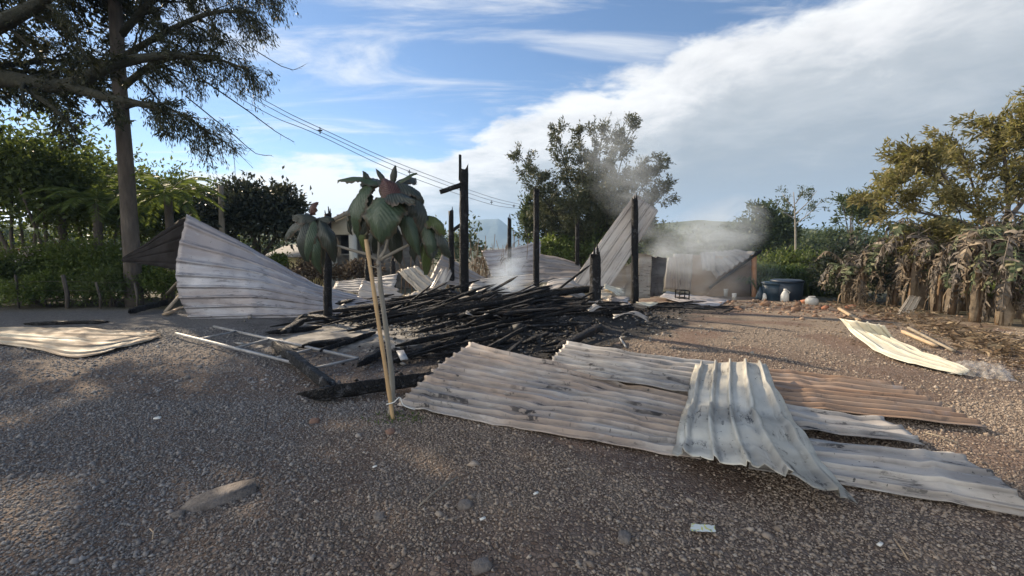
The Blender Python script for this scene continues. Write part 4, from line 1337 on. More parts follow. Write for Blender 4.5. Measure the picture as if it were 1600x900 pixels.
out = [(281, 797, .012), (300, 784, .03), (334, 773, .042), (372, 763, .05), (398, 757, .05), (402, 768, .048), (376, 779, .05), (340, 791, .045), (304, 801, .03)]
V = [tuple(G(x_, y_) + Vector((random.uniform(-.006, .006), random.uniform(-.006, .006), h_ + random.uniform(-.004, .004)))) for x_, y_, h_ in out]
V += [(v_[0] * 1.0 + random.uniform(-.008, .008), v_[1] - .012, gz(v_[0], v_[1]) - .03) for v_ in V]
n_ = len(out)
MB().add(V, [(i, i + n_, (i + 1) % n_ + n_, (i + 1) % n_) for i in range(n_)], [(0, i, i + 1) for i in range(1, n_ - 1)]).build('stone_slab', M['stone'], None, G(340, 785), False, 'long wedge-shaped broken slab on the gravel at the lower left', 'stone slab')
stone('pale pebble just below the broken slab', 278, 806, .035, .025, .02, .4, seed=1)
stone('reddish stone on the gravel left of the stake foot', 492, 660, .045, .035, .03, .3, mat='redstone', seed=2)
stone('brown stone beside the foot of the bamboo stake', 610, 677, .04, .035, .03, .7, mat='redstone', seed=3)
stone('grey rounded stone in the middle foreground', 726, 792, .045, .035, .028, .1, seed=4)
stone('large stone at the bottom edge below the middle', 752, 888, .05, .036, .03, .5, seed=5)
stone('grey stone in the gravel right of centre near the bottom', 975, 843, .045, .035, .026, 1.2, seed=6)
stone('flat grey stone left of centre in the foreground', 592, 810, .035, .032, .022, 2.0, seed=7)
stone('small pale stone on the dark gravel at the left', 246, 654, .03, .02, .012, .2, mat='white', seed=8)
t = new_mat('printed_wrapper')
oc = objc(t)
cc = t.ramp(t.noise(28, oc, 2), [(.40, (.70, .72, .66)), (.52, (.62, .60, .20)), (.60, (.20, .26, .34)), (.68, (.74, .75, .72))], 'CONSTANT')
t.put(t.b.inputs['Base Color'], cc); t.b.inputs['Roughness'].default_value = .35
V, n_ = [], 9
for i in range(n_):
    for j in range(4):
        u, v = i / (n_ - 1), j / 3
        q = g(1078, 838).lerp(g(1118, 840), u).lerp(g(1080, 826).lerp(g(1116, 829), u), v)
        V.append((q.x, q.y, q.z + .032 + .008 * noise.noise((u * 5, v * 3, 1))))
Q = [(i * 4 + j, (i + 1) * 4 + j, (i + 1) * 4 + j + 1, i * 4 + j + 1) for i in range(n_ - 1) for j in range(3)]
MB().add(V, Q).build('wrapper', t.m, None, g(1100, 835), False, 'yellow and white wrapper lying on the gravel', 'wrapper')
for lb, pts, r_, mt in [('thin bent twig on the gravel in the middle foreground', [(655, 790), (680, 768), (715, 745)], .006, 'oldwood'),
                        ('pale straw on the gravel at the lower right', [(1400, 845), (1410, 860), (1418, 874)], .004, 'board'),
                        ('dry stem at the bottom edge right of centre', [(978, 884), (980, 895), (982, 908)], .004, 'board'),
                        ('thin stick lying between the rusty sheet and grey sheets', [(1446, 676), (1470, 682), (1496, 692)], .006, 'oldwood'),
                        ('yellow straw below the broken slab', [(234, 826), (240, 832), (238, 842)], .003, 'board')]:
    MB().tube([g(*p_, .03) for p_ in pts], [r_] * 3, 5).build('twig', M[mt], None, g(*pts[0]), True, lb, 'twig')
for i, (px, py) in enumerate([(582, 730), (750, 812), (834, 772), (1372, 852)]):
    q = g(px, py, .025)
    MB().beam(q, q + Vector((.03, .012, .006)), .016, .006, 2, .2).build('paper_scrap', M['white'], None, q, False, ['tiny white scrap on the gravel left of the browned sheet', 'tiny white scrap beside the grey rounded stone', 'small bright scrap in the middle of the foreground gravel', 'small pale scrap left of the straw at the lower right'][i], 'scrap')


# ================================================================ VEGETATION
def unit(a):
    return a / (np.linalg.norm(a, axis=-1, keepdims=True) + 1e-9)


def leaf_quads(p, d, ln, wd, fold=0.25, nrm=None):
    """rhombic leaves: p base, d direction, both (n,3)"""
    n = len(p)
    d = unit(d)
    r = unit(rng.normal(size=(n, 3))) if nrm is None else unit(nrm + rng.normal(0, .45, (n, 3)))
    s = unit(np.cross(d, r))
    up = np.cross(s, d)
    ln = np.broadcast_to(ln, n)[:, None]; wd = np.broadcast_to(wd, n)[:, None]
    mid = p + d * ln * .45 + up * wd * fold
    V = np.stack([p, mid + s * wd / 2, p + d * ln - up * wd * fold * .6, mid - s * wd / 2], 1).reshape(-1, 3)
    Q = np.arange(n * 4).reshape(-1, 4)
    return V, Q


def side_branches(limbs, count, length, angle, droop, rr=.45, t0=.25, seg=5, bias=(0, 0, 0), wig=.12):
    out = []
    for pts, r0_, r1_ in limbs:
        n = len(pts)
        L = sum(np.linalg.norm(pts[i + 1] - pts[i]) for i in range(n - 1))
        c_ = count if isinstance(count, int) else max(2, int(count * L))
        for q in range(c_):
            f = t0 + (1 - t0) * (q + rng.random()) / c_
            s = f * (n - 1); i = min(int(s), n - 2); fr_ = s - i
            p = pts[i] * (1 - fr_) + pts[i + 1] * fr_
            tan = unit(pts[i + 1] - pts[i])
            perp = unit(np.cross(tan, rng.normal(size=3)))
            a = rng.uniform(*angle)
            d = unit(tan * math.cos(a) + perp * math.sin(a) + np.array(bias))
            ln = rng.uniform(*length) * (1.15 - .55 * f)
            rad = max(.004, (r0_ * (1 - f) + r1_ * f) * rr)
            pl = [p]
            for k in range(seg):
                d = unit(d + rng.normal(0, wig, 3) + np.array([0, 0, -droop / seg]))
                pl.append(pl[-1] + d * ln / seg)
            out.append((np.array(pl), rad, rad * .3))
    return out


def twig_leaves(limbs, n_each, ln, wd, spread=.9, droop=.4, t0=.15, jitter=.03):
    P_, D_ = [], []
    for pts, a, b in limbs:
        n = len(pts)
        f = t0 + (1 - t0) * rng.random(n_each)
        s = f * (n - 1); i = np.minimum(s.astype(int), n - 2); fr_ = (s - i)[:, None]
        p = pts[i] * (1 - fr_) + pts[i + 1] * fr_ + rng.normal(0, jitter, (n_each, 3))
        tan = unit(pts[i + 1] - pts[i])
        D_.append(unit(tan + rng.normal(0, spread, (n_each, 3)) + np.array([0, 0, -droop])))
        P_.append(p)
    p, d = np.concatenate(P_), np.concatenate(D_)
    k = len(p)
    return leaf_quads(p, d, ln * rng.uniform(.6, 1.25, k), wd * rng.uniform(.7, 1.2, k))


def wood(mb, limbs, k=6):
    for pts, a, b in limbs:
        mb.tube(pts, np.linspace(a, b, len(pts)), k, True, .04)
    return mb


def npts(*l):
    return np.array([tuple(q) for q in l])


def curve(pts, n=12):
    pts = [np.array(tuple(p_)) for p_ in pts]
    return np.array([cr(pts, i / (n - 1)) for i in range(n)])


M['leaf_fine'] = leafmat('fine_dark_leaf', [(0.018, 0.022, 0.010), (0.04, 0.046, 0.02), (0.08, 0.08, 0.035)], .28)
M['leaf_mid'] = leafmat('mid_green_leaf', [(0.045, 0.07, 0.022), (0.09, 0.13, 0.038), (0.16, 0.20, 0.065)], .45)
M['leaf_bright'] = leafmat('yellow_green_leaf', [(0.06, 0.10, 0.02), (0.12, 0.175, 0.04), (0.21, 0.24, 0.07)], .45)
M['leaf_dark'] = leafmat('glossy_dark_leaf', [(0.022, 0.03, 0.018), (0.042, 0.052, 0.03), (0.085, 0.09, 0.05)], .22, .4)
M['leaf_scorch'] = leafmat('scorched_golden_leaf', [(0.105, 0.085, 0.034), (0.22, 0.185, 0.072), (0.36, 0.31, 0.13)], .38)
M['leaf_acacia'] = leafmat('dusty_green_leaf', [(0.038, 0.048, 0.026), (0.075, 0.088, 0.045), (0.135, 0.135, 0.068)], .3)
M['leaf_far'] = leafmat('far_green_leaf', [(0.035, 0.055, 0.022), (0.065, 0.09, 0.035), (0.11, 0.14, 0.055)], .3, nscale=.5)
M['leaf_dry'] = leafmat('dry_brown_leaf', [(0.07, 0.045, 0.028), (0.17, 0.12, 0.075), (0.32, 0.25, 0.16)], .15, .8)
M['petal_white'] = leafmat('pale_petal', [(0.45, 0.38, 0.36), (0.65, 0.60, 0.55)], .3)
M['petal_red'] = leafmat('red_petal', [(0.35, 0.03, 0.04), (0.5, 0.08, 0.08)], .3)

random.seed(12); rng = np.random.default_rng(12)
# ---- the tall fine-leaved tree on the left
Yt = 13.2
base = onG(P(210, 478, Yt).x, Yt, -.05)
tr = thing('tree', 'tall straight-trunked tree with fine drooping foliage at the left', 'tree', base)
trunk = curve([base, P(206, 400, Yt), P(196, 250, Yt), P(186, 120, Yt), P(180, 0, Yt), P(172, -160, Yt + .2), P(168, -330, Yt + .4)], 24)
limbs = []
for pl, r_ in [([P(184, 95, Yt), P(250, 55, Yt - .4), P(330, 20, Yt - 1), P(400, 20, Yt - 1.5)], .10),
               ([P(188, 140, Yt), P(240, 100, Yt - .3), P(310, 85, Yt - .6), P(390, 110, Yt - 1)], .10),
               ([P(184, 60, Yt), P(260, -20, Yt), P(340, -50, Yt - .5), P(430, -20, Yt - 1)], .10),
               ([P(190, 170, Yt), P(235, 160, Yt - .3), P(285, 180, Yt - .6), P(330, 210, Yt - .8)], .06),
               ([P(180, -60, Yt), P(240, -120, Yt + .8), P(330, -160, Yt + 1), P(430, -140, Yt + 1)], .10),
               ([P(182, 20, Yt), P(130, -30, Yt + .4), P(80, -60, Yt + 1)], .08),
               ([P(176, -110, Yt), P(110, -190, Yt + 1), P(40, -230, Yt + 2)], .09),
               ([P(170, -200, Yt), P(240, -280, Yt + 1), P(330, -300, Yt + 2)], .09),
               ([P(178, -60, Yt), P(190, -140, Yt - 1.5), P(210, -190, Yt - 3)], .08),
               ([P(178, -120, Yt), P(170, -200, Yt + 1.8), P(190, -250, Yt + 3.5)], .08),
               ([P(186, 110, Yt), P(140, 90, Yt + .5), P(90, 85, Yt + .9)], .06)]:
    limbs.append((curve(pl, 9), r_, r_ * .3))
sub = side_branches(limbs, 6.0, (.7, 1.7), (.4, 1.1), .5, .4, .12, bias=(.25, 0, -.05))
tw = side_branches(sub, 6, (.3, .85), (.4, 1.1), .9, .4, .1, 4, bias=(.2, 0, -.35))
wood(MB(), [(trunk, .235, .12)], 10).build('trunk', M['bark'], tr, smooth=True)
wood(MB(), limbs + sub, 6).build('branches', M['bark_dark'], tr, smooth=True, kind='stuff')
wood(MB(), tw, 3).build('twigs', M['bark_dark'], tr, kind='stuff')
V, Q = twig_leaves(tw, 24, .14, .027, .5, .5, .05, .07)
MB().add(V, Q).build('crown', M['leaf_fine'], tr)
bare = [(curve([P(310, 120, Yt - .8), P(390, 175, Yt - 1), P(430, 205, Yt - 1.2), P(460, 222, Yt - 1.2)], 7), .02, .006),
        (curve([P(290, 150, Yt - .8), P(370, 215, Yt - 1), P(400, 240, Yt - 1.2), P(425, 243, Yt - 1.2)], 7), .018, .005),
        (curve([P(280, 178, Yt - .8), P(355, 225, Yt - 1), P(395, 262, Yt - 1.2)], 7), .015, .005),
        (curve([P(360, 215, Yt - .8), P(366, 250, Yt - 1), P(368, 284, Yt - 1)], 6), .012, .004),
        (curve([P(385, 70, Yt - 1), P(450, 108, Yt - 1.2), P(478, 100, Yt - 1.2)], 6), .014, .004)]
bsub = side_branches(bare, 7, (.12, .35), (.4, 1.0), .2, .5, .2, 3)
wood(MB(), bare + bsub, 4).build('bare_twigs', M['bark_dark'], tr, kind='stuff')

# ---- the neighbour tree: its trunk stands outside the picture, mossy limbs reach in
base = onG(-13.6, 9.8, -.1)
nt = thing('tree', 'mossy old tree whose thick limbs reach in from the left edge', 'tree', base)
Yn = 10.2
trunk = curve([base, base + Vector((.3, .1, 3.0)), base + Vector((.2, .3, 6)), base + Vector((-.3, .6, 10)), base + Vector((-.2, 1.2, 13))], 16)
limbs = [(curve([base + Vector((.3, .1, 4.6)), P(-20, 124, Yn), P(60, 132, Yn), P(115, 132, Yn), P(180, 100, Yn + .2), P(270, 86, Yn + .5), P(330, 95, Yn + .8)], 16), .24, .05),
         (curve([P(95, 132, Yn), P(160, 150, Yn - .2), P(235, 166, Yn - .4), P(262, 178, Yn - .4)], 8), .13, .03),
         (curve([P(40, 136, Yn), P(80, 165, Yn - .3), P(116, 202, Yn - .6)], 7), .09, .03),
         (curve([base + Vector((.2, .2, 5.6)), P(-30, 52, Yn - .4), P(30, 22, Yn - .4), P(80, -8, Yn - .4), P(130, -60, Yn - .2)], 10), .2, .07),
         (curve([P(68, 6, Yn - .4), P(96, 25, Yn - .4), P(120, 55, Yn - .5), P(135, 100, Yn - .5)], 7), .04, .012)]
limbs2 = [(curve([base + Vector(o_) for o_ in l_], 8), r_, r_ * .3) for l_, r_ in [
    ([(0, .2, 4.5), (-1.5, 2, 6), (-3, 4, 7)], .14), ([(0, .2, 5), (.2, 2, 6.4), (.3, 4.5, 7.6)], .13), ([(0, .2, 5), (-2, .2, 6), (-4, .4, 6.6)], .13), ([(0, .3, 6), (-3, 2.5, 8), (-5.5, 5, 9)], .14), ([(0, .3, 6), (-.6, -1.2, 7), (-1, -3, 7.5)], .12), ([(0, .3, 6.4), (.6, 2.5, 8.6), (1, 5.5, 9.6)], .13),
    ([(0, .4, 7), (2, .8, 9), (4.2, 1, 10.2)], .14), ([(0, .5, 8.5), (-2, 1, 10.5), (-3.5, 1.5, 11)], .14), ([(-.2, .7, 10), (1.6, 2, 12), (3, 3.5, 12.5)], .12),
    ([(-.2, .7, 9.5), (.6, -1.2, 11.5), (1.5, -2.6, 12)], .12), ([(-.2, 1, 12), (1.5, 1, 14), (3.5, .4, 14.8)], .1), ([(-.2, 1, 12), (-1.5, 2.5, 13.5), (-2.5, 4, 14)], .1), ([(0, .5, 8), (1.6, 2.4, 9.5), (3.2, 4.5, 10)], .12)]]
sub = side_branches(limbs, 2.6, (.4, 1.1), (.5, 1.2), .3, .3, .2)
sub2 = side_branches(limbs2, 4.2, (.9, 2.0), (.5, 1.2), .4, .4, .2)
tw = side_branches(sub, 5, (.25, .55), (.4, 1.1), .6, .45, .15, 4)
tw2 = side_branches(sub2, 6, (.4, .9), (.4, 1.1), .6, .45, .1, 4)
wood(MB(), [(trunk, .42, .18)], 10).build('trunk', M['bark_dark'], nt, smooth=True)
wood(MB(), limbs + limbs2 + sub + sub2, 6).build('branches', M['bark_dark'], nt, smooth=True, kind='stuff')
V, Q = twig_leaves(tw, 24, .12, .035, .7, .4, .1, .03)
V2, Q2 = twig_leaves(tw2, 34, .17, .06, .7, .3, .05, .06)
MB().add(V, Q).add(V2, Q2).build('crown', M['leaf_fine'], nt)
mo = []
for pts, a, b in limbs[:4]:                      # fringe of small ferns and moss growing on the limbs
    m_ = 260
    f = rng.random(m_) * (len(pts) - 1.01); i = f.astype(int)
    pp = pts[i] + (pts[i + 1] - pts[i]) * (f - i)[:, None]
    rad = (a + (b - a) * f / len(pts))[:, None]
    dd = unit(rng.normal(size=(m_, 3)) + np.array([0, 0, .5]))
    mo.append(leaf_quads(pp + dd * rad * .9, dd + rng.normal(0, .3, (m_, 3)), rng.uniform(.06, .16, m_), .03))
b_ = MB()
for V, Q in mo: b_.add(V, Q)
b_.build('limb_ferns', M['leaf_fine'], nt)


def clump_leaves(c, r, n, ln, wd, clumps=None, inner=.45, cs=.2, up=.3, top_only=0.0):
    """leaf clumps through an ellipsoid, denser to its skin"""
    c, r = np.array(tuple(c)), np.array(r, float)
    clumps = clumps or max(8, n // 45)
    dirs = unit(rng.normal(size=(clumps, 3)))
    dirs[:, 2] = np.where(dirs[:, 2] < -.35 - top_only, -dirs[:, 2] * .6, dirs[:, 2])
    lump = np.array([1 + .28 * noise.noise(Vector(d_) * 2.1 + Vector((c[0], c[1], 0))) for d_ in dirs])
    cc = c + dirs * r * (rng.uniform(inner, 1.0, clumps) * lump)[:, None]
    k = rng.integers(0, clumps, n)
    off = rng.normal(0, 1, (n, 3)) * r.min() * cs * rng.uniform(.5, 1.3, clumps)[k][:, None]
    p = cc[k] + off
    out = unit((p - c) / r)
    d = unit(out + rng.normal(0, .7, (n, 3)) + np.array([0, 0, up * .5]))
    return leaf_quads(p, d, ln * rng.uniform(.6, 1.3, n), wd * rng.uniform(.7, 1.2, n), nrm=out + np.array([0, 0, .7])), cc


def bushy(name, label, cat, px, top, bot, hw, Y, n, ln, wd, mat, group=None, stems=6, stem_r=.03, bark='bark', deep=.8, trunk_h=0.0, extra=None, inner=.35):
    top_p, bot_p = P(px, top, Y), P(px, bot, Y)
    zg = gz(top_p.x, Y)
    zb = max(bot_p.z, zg - .2)
    c = Vector((top_p.x, Y, (top_p.z + zb) / 2))
    r = (hw / F * Y, hw / F * Y * deep, (top_p.z - zb) / 2)
    root = thing(name, label, cat, Vector((c.x, Y, zg)), group)
    (V, Q), cc = clump_leaves(c, r, int(n * 1.7), ln * 1.2, wd * 1.25, inner=inner)
    MB().add(V, Q).build('crown', M[mat], root)
    b_ = MB()
    foot = np.array((c.x, Y, zg - .05))
    for i in range(stems):
        e_ = cc[rng.integers(len(cc))]
        m1 = foot * .6 + e_ * .4 + rng.normal(0, .06 * r[2], 3)
        if trunk_h: m1 = foot + np.array([0, 0, trunk_h]) + rng.normal(0, .05, 3)
        b_.tube(curve([foot + rng.normal(0, .04, 3) * (1, 1, 0), m1, e_], 7), np.linspace(stem_r, stem_r * .35, 7), 5)
    b_.build('trunk', M[bark], root, smooth=True)
    if extra:
        nm, mt, m_, sz = extra
        (V, Q), _ = clump_leaves(c + Vector((0, -.1, .1)), np.array(r) * 1.02, m_, sz, sz * .8, inner=.9, cs=.15)
        MB().add(V, Q).build(nm, M[mt], root)
    return root


# garden behind the wire fence
bushy('tree', 'dense dark green tree filling the left edge above the garden', 'tree', 20, 165, 440, 120, 15.5, 9000, .16, .08, 'leaf_mid', stems=8, stem_r=.09)
bushy('tree', 'leafy background tree between the dense tree and the straight trunk', 'tree', 140, 232, 430, 80, 19, 6000, .18, .09, 'leaf_mid', stems=6, stem_r=.08)
bushy('tree', 'dark tree seen behind the straight trunk', 'tree', 245, 262, 420, 70, 21, 5000, .18, .09, 'leaf_mid', stems=6, stem_r=.08)
bushy('shrub', 'flowering garden shrub with pale blossoms left of the tall trunk', 'shrub', 130, 372, 478, 70, 14.5, 5000, .09, .045, 'leaf_bright', extra=('blossoms', 'petal_white', 260, .09))
bushy('shrub', 'garden shrub dotted with red blossoms at the left', 'shrub', 52, 380, 480, 55, 14.2, 4000, .09, .045, 'leaf_mid', extra=('blossoms', 'petal_red', 40, .08))
bushy('shrub', 'dark low shrub at the left edge of the garden', 'shrub', -30, 395, 490, 60, 13.2, 3200, .10, .05, 'leaf_mid')
bushy('shrub', 'sprawling low shrub behind the wire fence posts', 'shrub', 70, 430, 500, 75, 12.9, 4200, .08, .04, 'leaf_bright')
bushy('shrub', 'loose yellowish shrub between the fence and the black sheet', 'shrub', 170, 420, 492, 45, 13.0, 2600, .08, .04, 'leaf_mid')
bushy('shrub', 'sunlit shrub just right of the tall trunk', 'shrub', 250, 415, 478, 34, 13.6, 2200, .08, .04, 'leaf_bright')
bushy('tree', 'round-crowned dark glossy tree behind the curled sheet', 'tree', 398, 292, 398, 76, 20, 8000, .20, .10, 'leaf_dark', stems=6, stem_r=.12, trunk_h=1.4, inner=.6)
bushy('tree', 'yellow-green tree top peeking out left of the round dark tree', 'tree', 325, 288, 400, 42, 22, 3200, .18, .09, 'leaf_bright', stems=5, stem_r=.1)
bushy('shrub', 'scorched shrub below the house gable', 'shrub', 490, 405, 452, 40, 15, 2200, .10, .05, 'leaf_dry', stems=12, stem_r=.02)
bushy('shrub', 'thin scorched shrub under the sapling leaves', 'shrub', 560, 408, 450, 36, 15.4, 1300, .10, .05, 'leaf_dry', stems=12, stem_r=.02)
bushy('shrub', 'green shrub peeping up left of the house gable', 'shrub', 432, 398, 430, 18, 16.5, 900, .10, .05, 'leaf_bright')

bushy('shrub', 'deep green hedge filling the space under the dense left tree', 'shrub', 10, 385, 492, 90, 17, 6000, .13, .07, 'leaf_bright')
bushy('shrub', 'deep green hedge on either side of the tall straight trunk', 'shrub', 195, 380, 482, 90, 17, 6000, .13, .07, 'leaf_bright')
bushy('shrub', 'hedge behind the black pointed sheet and the weathered pole', 'shrub', 330, 372, 470, 60, 17.5, 4500, .13, .07, 'leaf_mid')
# wire fence
q = onG(P(106, 500, 12.2).x, 12.2)
fe = thing('wire_fence', 'old wire fence with grey wooden posts before the garden', 'fence', q)
fx = [-150, -40, 30, 106, 157, 215]
for i, px in enumerate(fx):
    a_ = onG(P(px, 490, 12.2).x, 12.2, -.1)
    hgt = 1.05 if px in (106, 30) else .85
    MB().tube([a_, a_ + Vector((.03, 0, hgt * .5)), a_ + Vector((random.uniform(-.05, .05), 0, hgt))], [.05 if px == 106 else .03] * 3, 7, True, .12).build('post', M['bark'], fe, smooth=True)
for h_ in (.25, .5, .75):
    MB().tube([onG(P(px, 490, 12.2).x, 12.15, h_ + .02 * (i % 2)) for i, px in enumerate(fx)], [.004] * len(fx), 4).build('wire', M['bark'], fe)

# palms behind the fence
def palm(label, px, crown_py, foot_py, Y, n, ln, mat):
    foot = onG(P(px, foot_py, Y).x, Y, -.05)
    top = P(px, crown_py, Y)
    r_ = thing('palm_tree', label, 'palm', foot)
    wood(MB(), [(curve([foot, foot.lerp(top, .5) + Vector((.08, 0, 0)), top], 8), .16, .11)], 8).build('trunk', M['bark'], r_, smooth=True)
    for i in range(n):
        a = 2 * math.pi * i / n + random.uniform(-.2, .2)
        el = random.uniform(.1, 1.2)
        d = np.array([math.cos(a) * math.cos(el), math.sin(a) * math.cos(el), math.sin(el)])
        pts = [np.array(tuple(top))]
        for k in range(9):
            d = unit(d + np.array([0, 0, -.17]))
            pts.append(pts[-1] + d * ln / 9)
        pts = np.array(pts)
        b_ = MB().tube(pts, np.linspace(.02, .006, 10), 4)
        f = np.linspace(.15, .99, 34)
        for sgn in (-1, 1):
            s = f * 9; ii_ = np.minimum(s.astype(int), 8); ff = (s - ii_)[:, None]
            pp = pts[ii_] * (1 - ff) + pts[ii_ + 1] * ff
            tan = unit(pts[ii_ + 1] - pts[ii_])
            sd_ = unit(np.cross(tan, [0, 0, 1.0])) * sgn
            V, Q = leaf_quads(pp, unit(sd_ + tan * .7 + np.array([0, 0, -.35])), ln * .26 * (1.1 - f * .6), .035, .1)
            b_.add(V, Q)
        b_.build('frond', M[mat], r_)


palm('palm with arching fronds right of the tall trunk', 262, 305, 440, 14.6, 20, 1.7, 'leaf_bright')
palm('lower palm with spreading fronds left of the tall trunk', 150, 318, 450, 14.9, 18, 1.8, 'leaf_bright')
palm('small palm at the left behind the flowering shrubs', 95, 318, 450, 17.0, 12, 1.5, 'leaf_mid')

# weathered pole
q = onG(P(346, 420, 18).x, 18, -.1)
MB().tube([q, P(347, 360, 18), P(345, 290, 18)], [.12, .11, .095], 8, True, .05).build('wooden_pole', M['oldwood'], None, q, True, 'grey weathered pole standing before the round dark tree', 'pole')

random.seed(13); rng = np.random.default_rng(13)
# ---- large tree in the middle
Ym = 24.0
base = onG(P(925, 430, Ym).x, Ym, -.05)
mt_ = thing('tree', 'large feathery tree with upswept branches behind the ruin', 'tree', base)
limbs = []
for tx, ty, dy in [(870, 210, 0), (905, 215, 1), (940, 205, -1), (985, 200, 0), (1030, 250, .5), (830, 280, -.5), (1040, 300, -.5), (845, 330, 1), (1010, 340, 1), (960, 300, -2), (890, 320, -2), (920, 260, 2), (815, 245, 1), (1000, 260, 2), (960, 240, 2)]:
    tp = P(tx, ty, Ym + dy)
    bx = P(925 + (tx - 925) * .12 + random.uniform(-6, 6), 425, Ym)
    limbs.append((curve([base + Vector((bx.x - base.x, 0, .1)), base.lerp(tp, .35) + Vector((0, 0, .55)), tp], 12), .085, .015))
sub = side_branches(limbs, 27, (.7, 1.7), (.5, 1.0), -.1, .4, .22, bias=(0, 0, .05))
tw = side_branches(sub, 5, (.35, .8), (.4, 1.0), .15, .45, .15, 4)
wood(MB(), limbs, 6).build('trunk', M['bark_dark'], mt_, smooth=True)
wood(MB(), sub, 4).build('branches', M['bark_dark'], mt_, kind='stuff')
V, Q = twig_leaves(sub + tw, 27, .21, .065, .55, .1, .1, .08)
MB().add(V, Q).build('crown', M['leaf_acacia'], mt_)
shoots = [(curve([P(a, b_, Ym), P(c_, d_, Ym)], 4), .02, .006) for a, b_, c_, d_ in [(955, 230, 985, 178), (945, 230, 968, 186), (925, 230, 930, 180), (938, 228, 955, 175), (960, 225, 962, 200), (970, 240, 1000, 190)]]
wood(MB(), shoots, 4).build('shoots', M['bark_dark'], mt_)
V, Q = twig_leaves(shoots, 26, .18, .05, .5, -.1, .35, .03)
MB().add(V, Q).build('shoot_leaves', M['leaf_acacia'], mt_)
bushy('tree', 'paler small tree tucked against the left flank of the large tree', 'tree', 838, 290, 425, 30, 26, 3000, .2, .08, 'leaf_far', stems=6, stem_r=.06)
bushy('shrub', 'bright sunlit bush under the large tree', 'shrub', 868, 372, 415, 40, 23, 3000, .16, .07, 'leaf_bright')
bushy('shrub', 'green bush behind the leaning roof sheet', 'shrub', 948, 368, 430, 40, 22.5, 2600, .16, .07, 'leaf_mid')
bushy('shrub', 'bright green bush right of the leaning sheet', 'shrub', 1036, 350, 415, 26, 24, 2200, .18, .08, 'leaf_bright')

# ---- wood on the slope and trees at the right rear
def far_clumps(name, label, n, area, size, mat):
    V_, Q_, o_ = [], [], 0
    b_ = MB()
    for i in range(n):
        px, Y = random.uniform(*area[0]), random.uniform(*area[1])
        top = random.uniform(*area[2])
        tp = P(px, top, Y)
        h_ = max(1.5, (tp.z - gz(tp.x, Y)) * .5)
        (V, Q), _ = clump_leaves(Vector((tp.x, Y, tp.z - h_)), (h_ * .8, h_ * .8, h_), 420, size, size * .6)
        b_.add(V, Q)
    return b_.build(name, M[mat], None, (0, 0, 0), False, label, 'wood', None, 'stuff')


far_clumps('far_wood', 'hazy wood covering the slope beyond the smoke', 46, ((990, 1330), (52, 92), (348, 378)), .55, 'leaf_far')
far_clumps('far_wood', 'distant tree belt behind the house and garden', 60, ((-80, 740), (44, 80), (340, 372)), .5, 'leaf_far')
far_clumps('far_wood', 'distant tree belt behind the banana plants', 16, ((1330, 1640), (40, 60), (345, 372)), .5, 'leaf_far')
bushy('tree', 'hazy tall tree right behind the shed roof', 'tree', 1205, 318, 420, 38, 38, 4200, .30, .14, 'leaf_far', stems=6, stem_r=.14)
bushy('tree', 'hazy broad tree left of the thin bare tree', 'tree', 1165, 350, 420, 34, 36, 3000, .30, .14, 'leaf_far', stems=6, stem_r=.12)
bushy('tree', 'light feathery tree behind the tall banana leaf', 'tree', 1345, 298, 400, 34, 30, 1500, .24, .09, 'leaf_far', stems=9, stem_r=.06, inner=.7)
Yb = 27.0
base = onG(P(1245, 430, Yb).x, Yb, -.05)
bt = thing('tree', 'thin nearly bare tree with a sparse crown at the right rear', 'tree', base)
limbs = [(curve([base, P(1243, 370, Yb), P(1242, 335, Yb), P(1240, 300, Yb)], 9), .07, .02)]
limbs += [(curve([P(1243, 350 - i * 8, Yb), P((1243 + tx) / 2, (350 - i * 8 + ty) / 2 + 3, Yb), P(tx, ty, Yb + random.uniform(-1, 1))], 7), .035, .01) for i, (tx, ty) in enumerate([(1285, 312), (1212, 318), (1276, 298), (1222, 302), (1255, 294)])]
sub = side_branches(limbs[1:], 7, (.3, .9), (.4, .9), .0, .5, .2, 4)
tw = side_branches(sub, 3, (.2, .4), (.4, .9), .1, .5, .3, 3)
wood(MB(), limbs, 6).build('trunk', M['bark_pale'], bt, smooth=True)
wood(MB(), sub + tw, 4).build('branches', M['bark_pale'], bt, kind='stuff')
V, Q = twig_leaves(sub + tw, 6, .15, .06, .7, .1, .5, .05)
MB().add(V, Q).build('crown', M['leaf_far'], bt)


# tall grass / cane clumps behind the tanks
def cane(label, px, py_foot, top, hw, Y, n, mat, group='tall grass clumps behind the tanks'):
    foot = onG(P(px, py_foot, Y).x, Y)
    hgt = P(px, top, Y).z - foot.z
    root = thing('grass_clump', label, 'grass clump', foot, group)
    b_ = MB()
    for i in range(n):
        a = random.uniform(0, 6.28); rr = hw / F * Y
        p0 = np.array(tuple(foot)) + np.array([random.gauss(0, rr * .5), random.gauss(0, rr * .4), -.05])
        d = np.array([math.cos(a) * .35, math.sin(a) * .35, 1.0])
        L_ = hgt * random.uniform(.6, 1.15); pl = [p0]
        for k in range(5):
            d = unit(d + np.array([math.cos(a) * .12, math.sin(a) * .12, -.16 * k]))
            pl.append(pl[-1] + d * L_ / 5)
        pl = np.array(pl); w_ = random.uniform(.02, .045)
        s = np.array([-math.sin(a), math.cos(a), 0])
        wd = np.array([.7, 1, 1, .8, .5, .05])[:, None] * w_
        V = np.concatenate([pl - s * wd, pl + s * wd])
        b_.add(V, [(k, k + 6, k + 7, k + 1) for k in range(5)])
    b_.build('blades', M[mat], root)


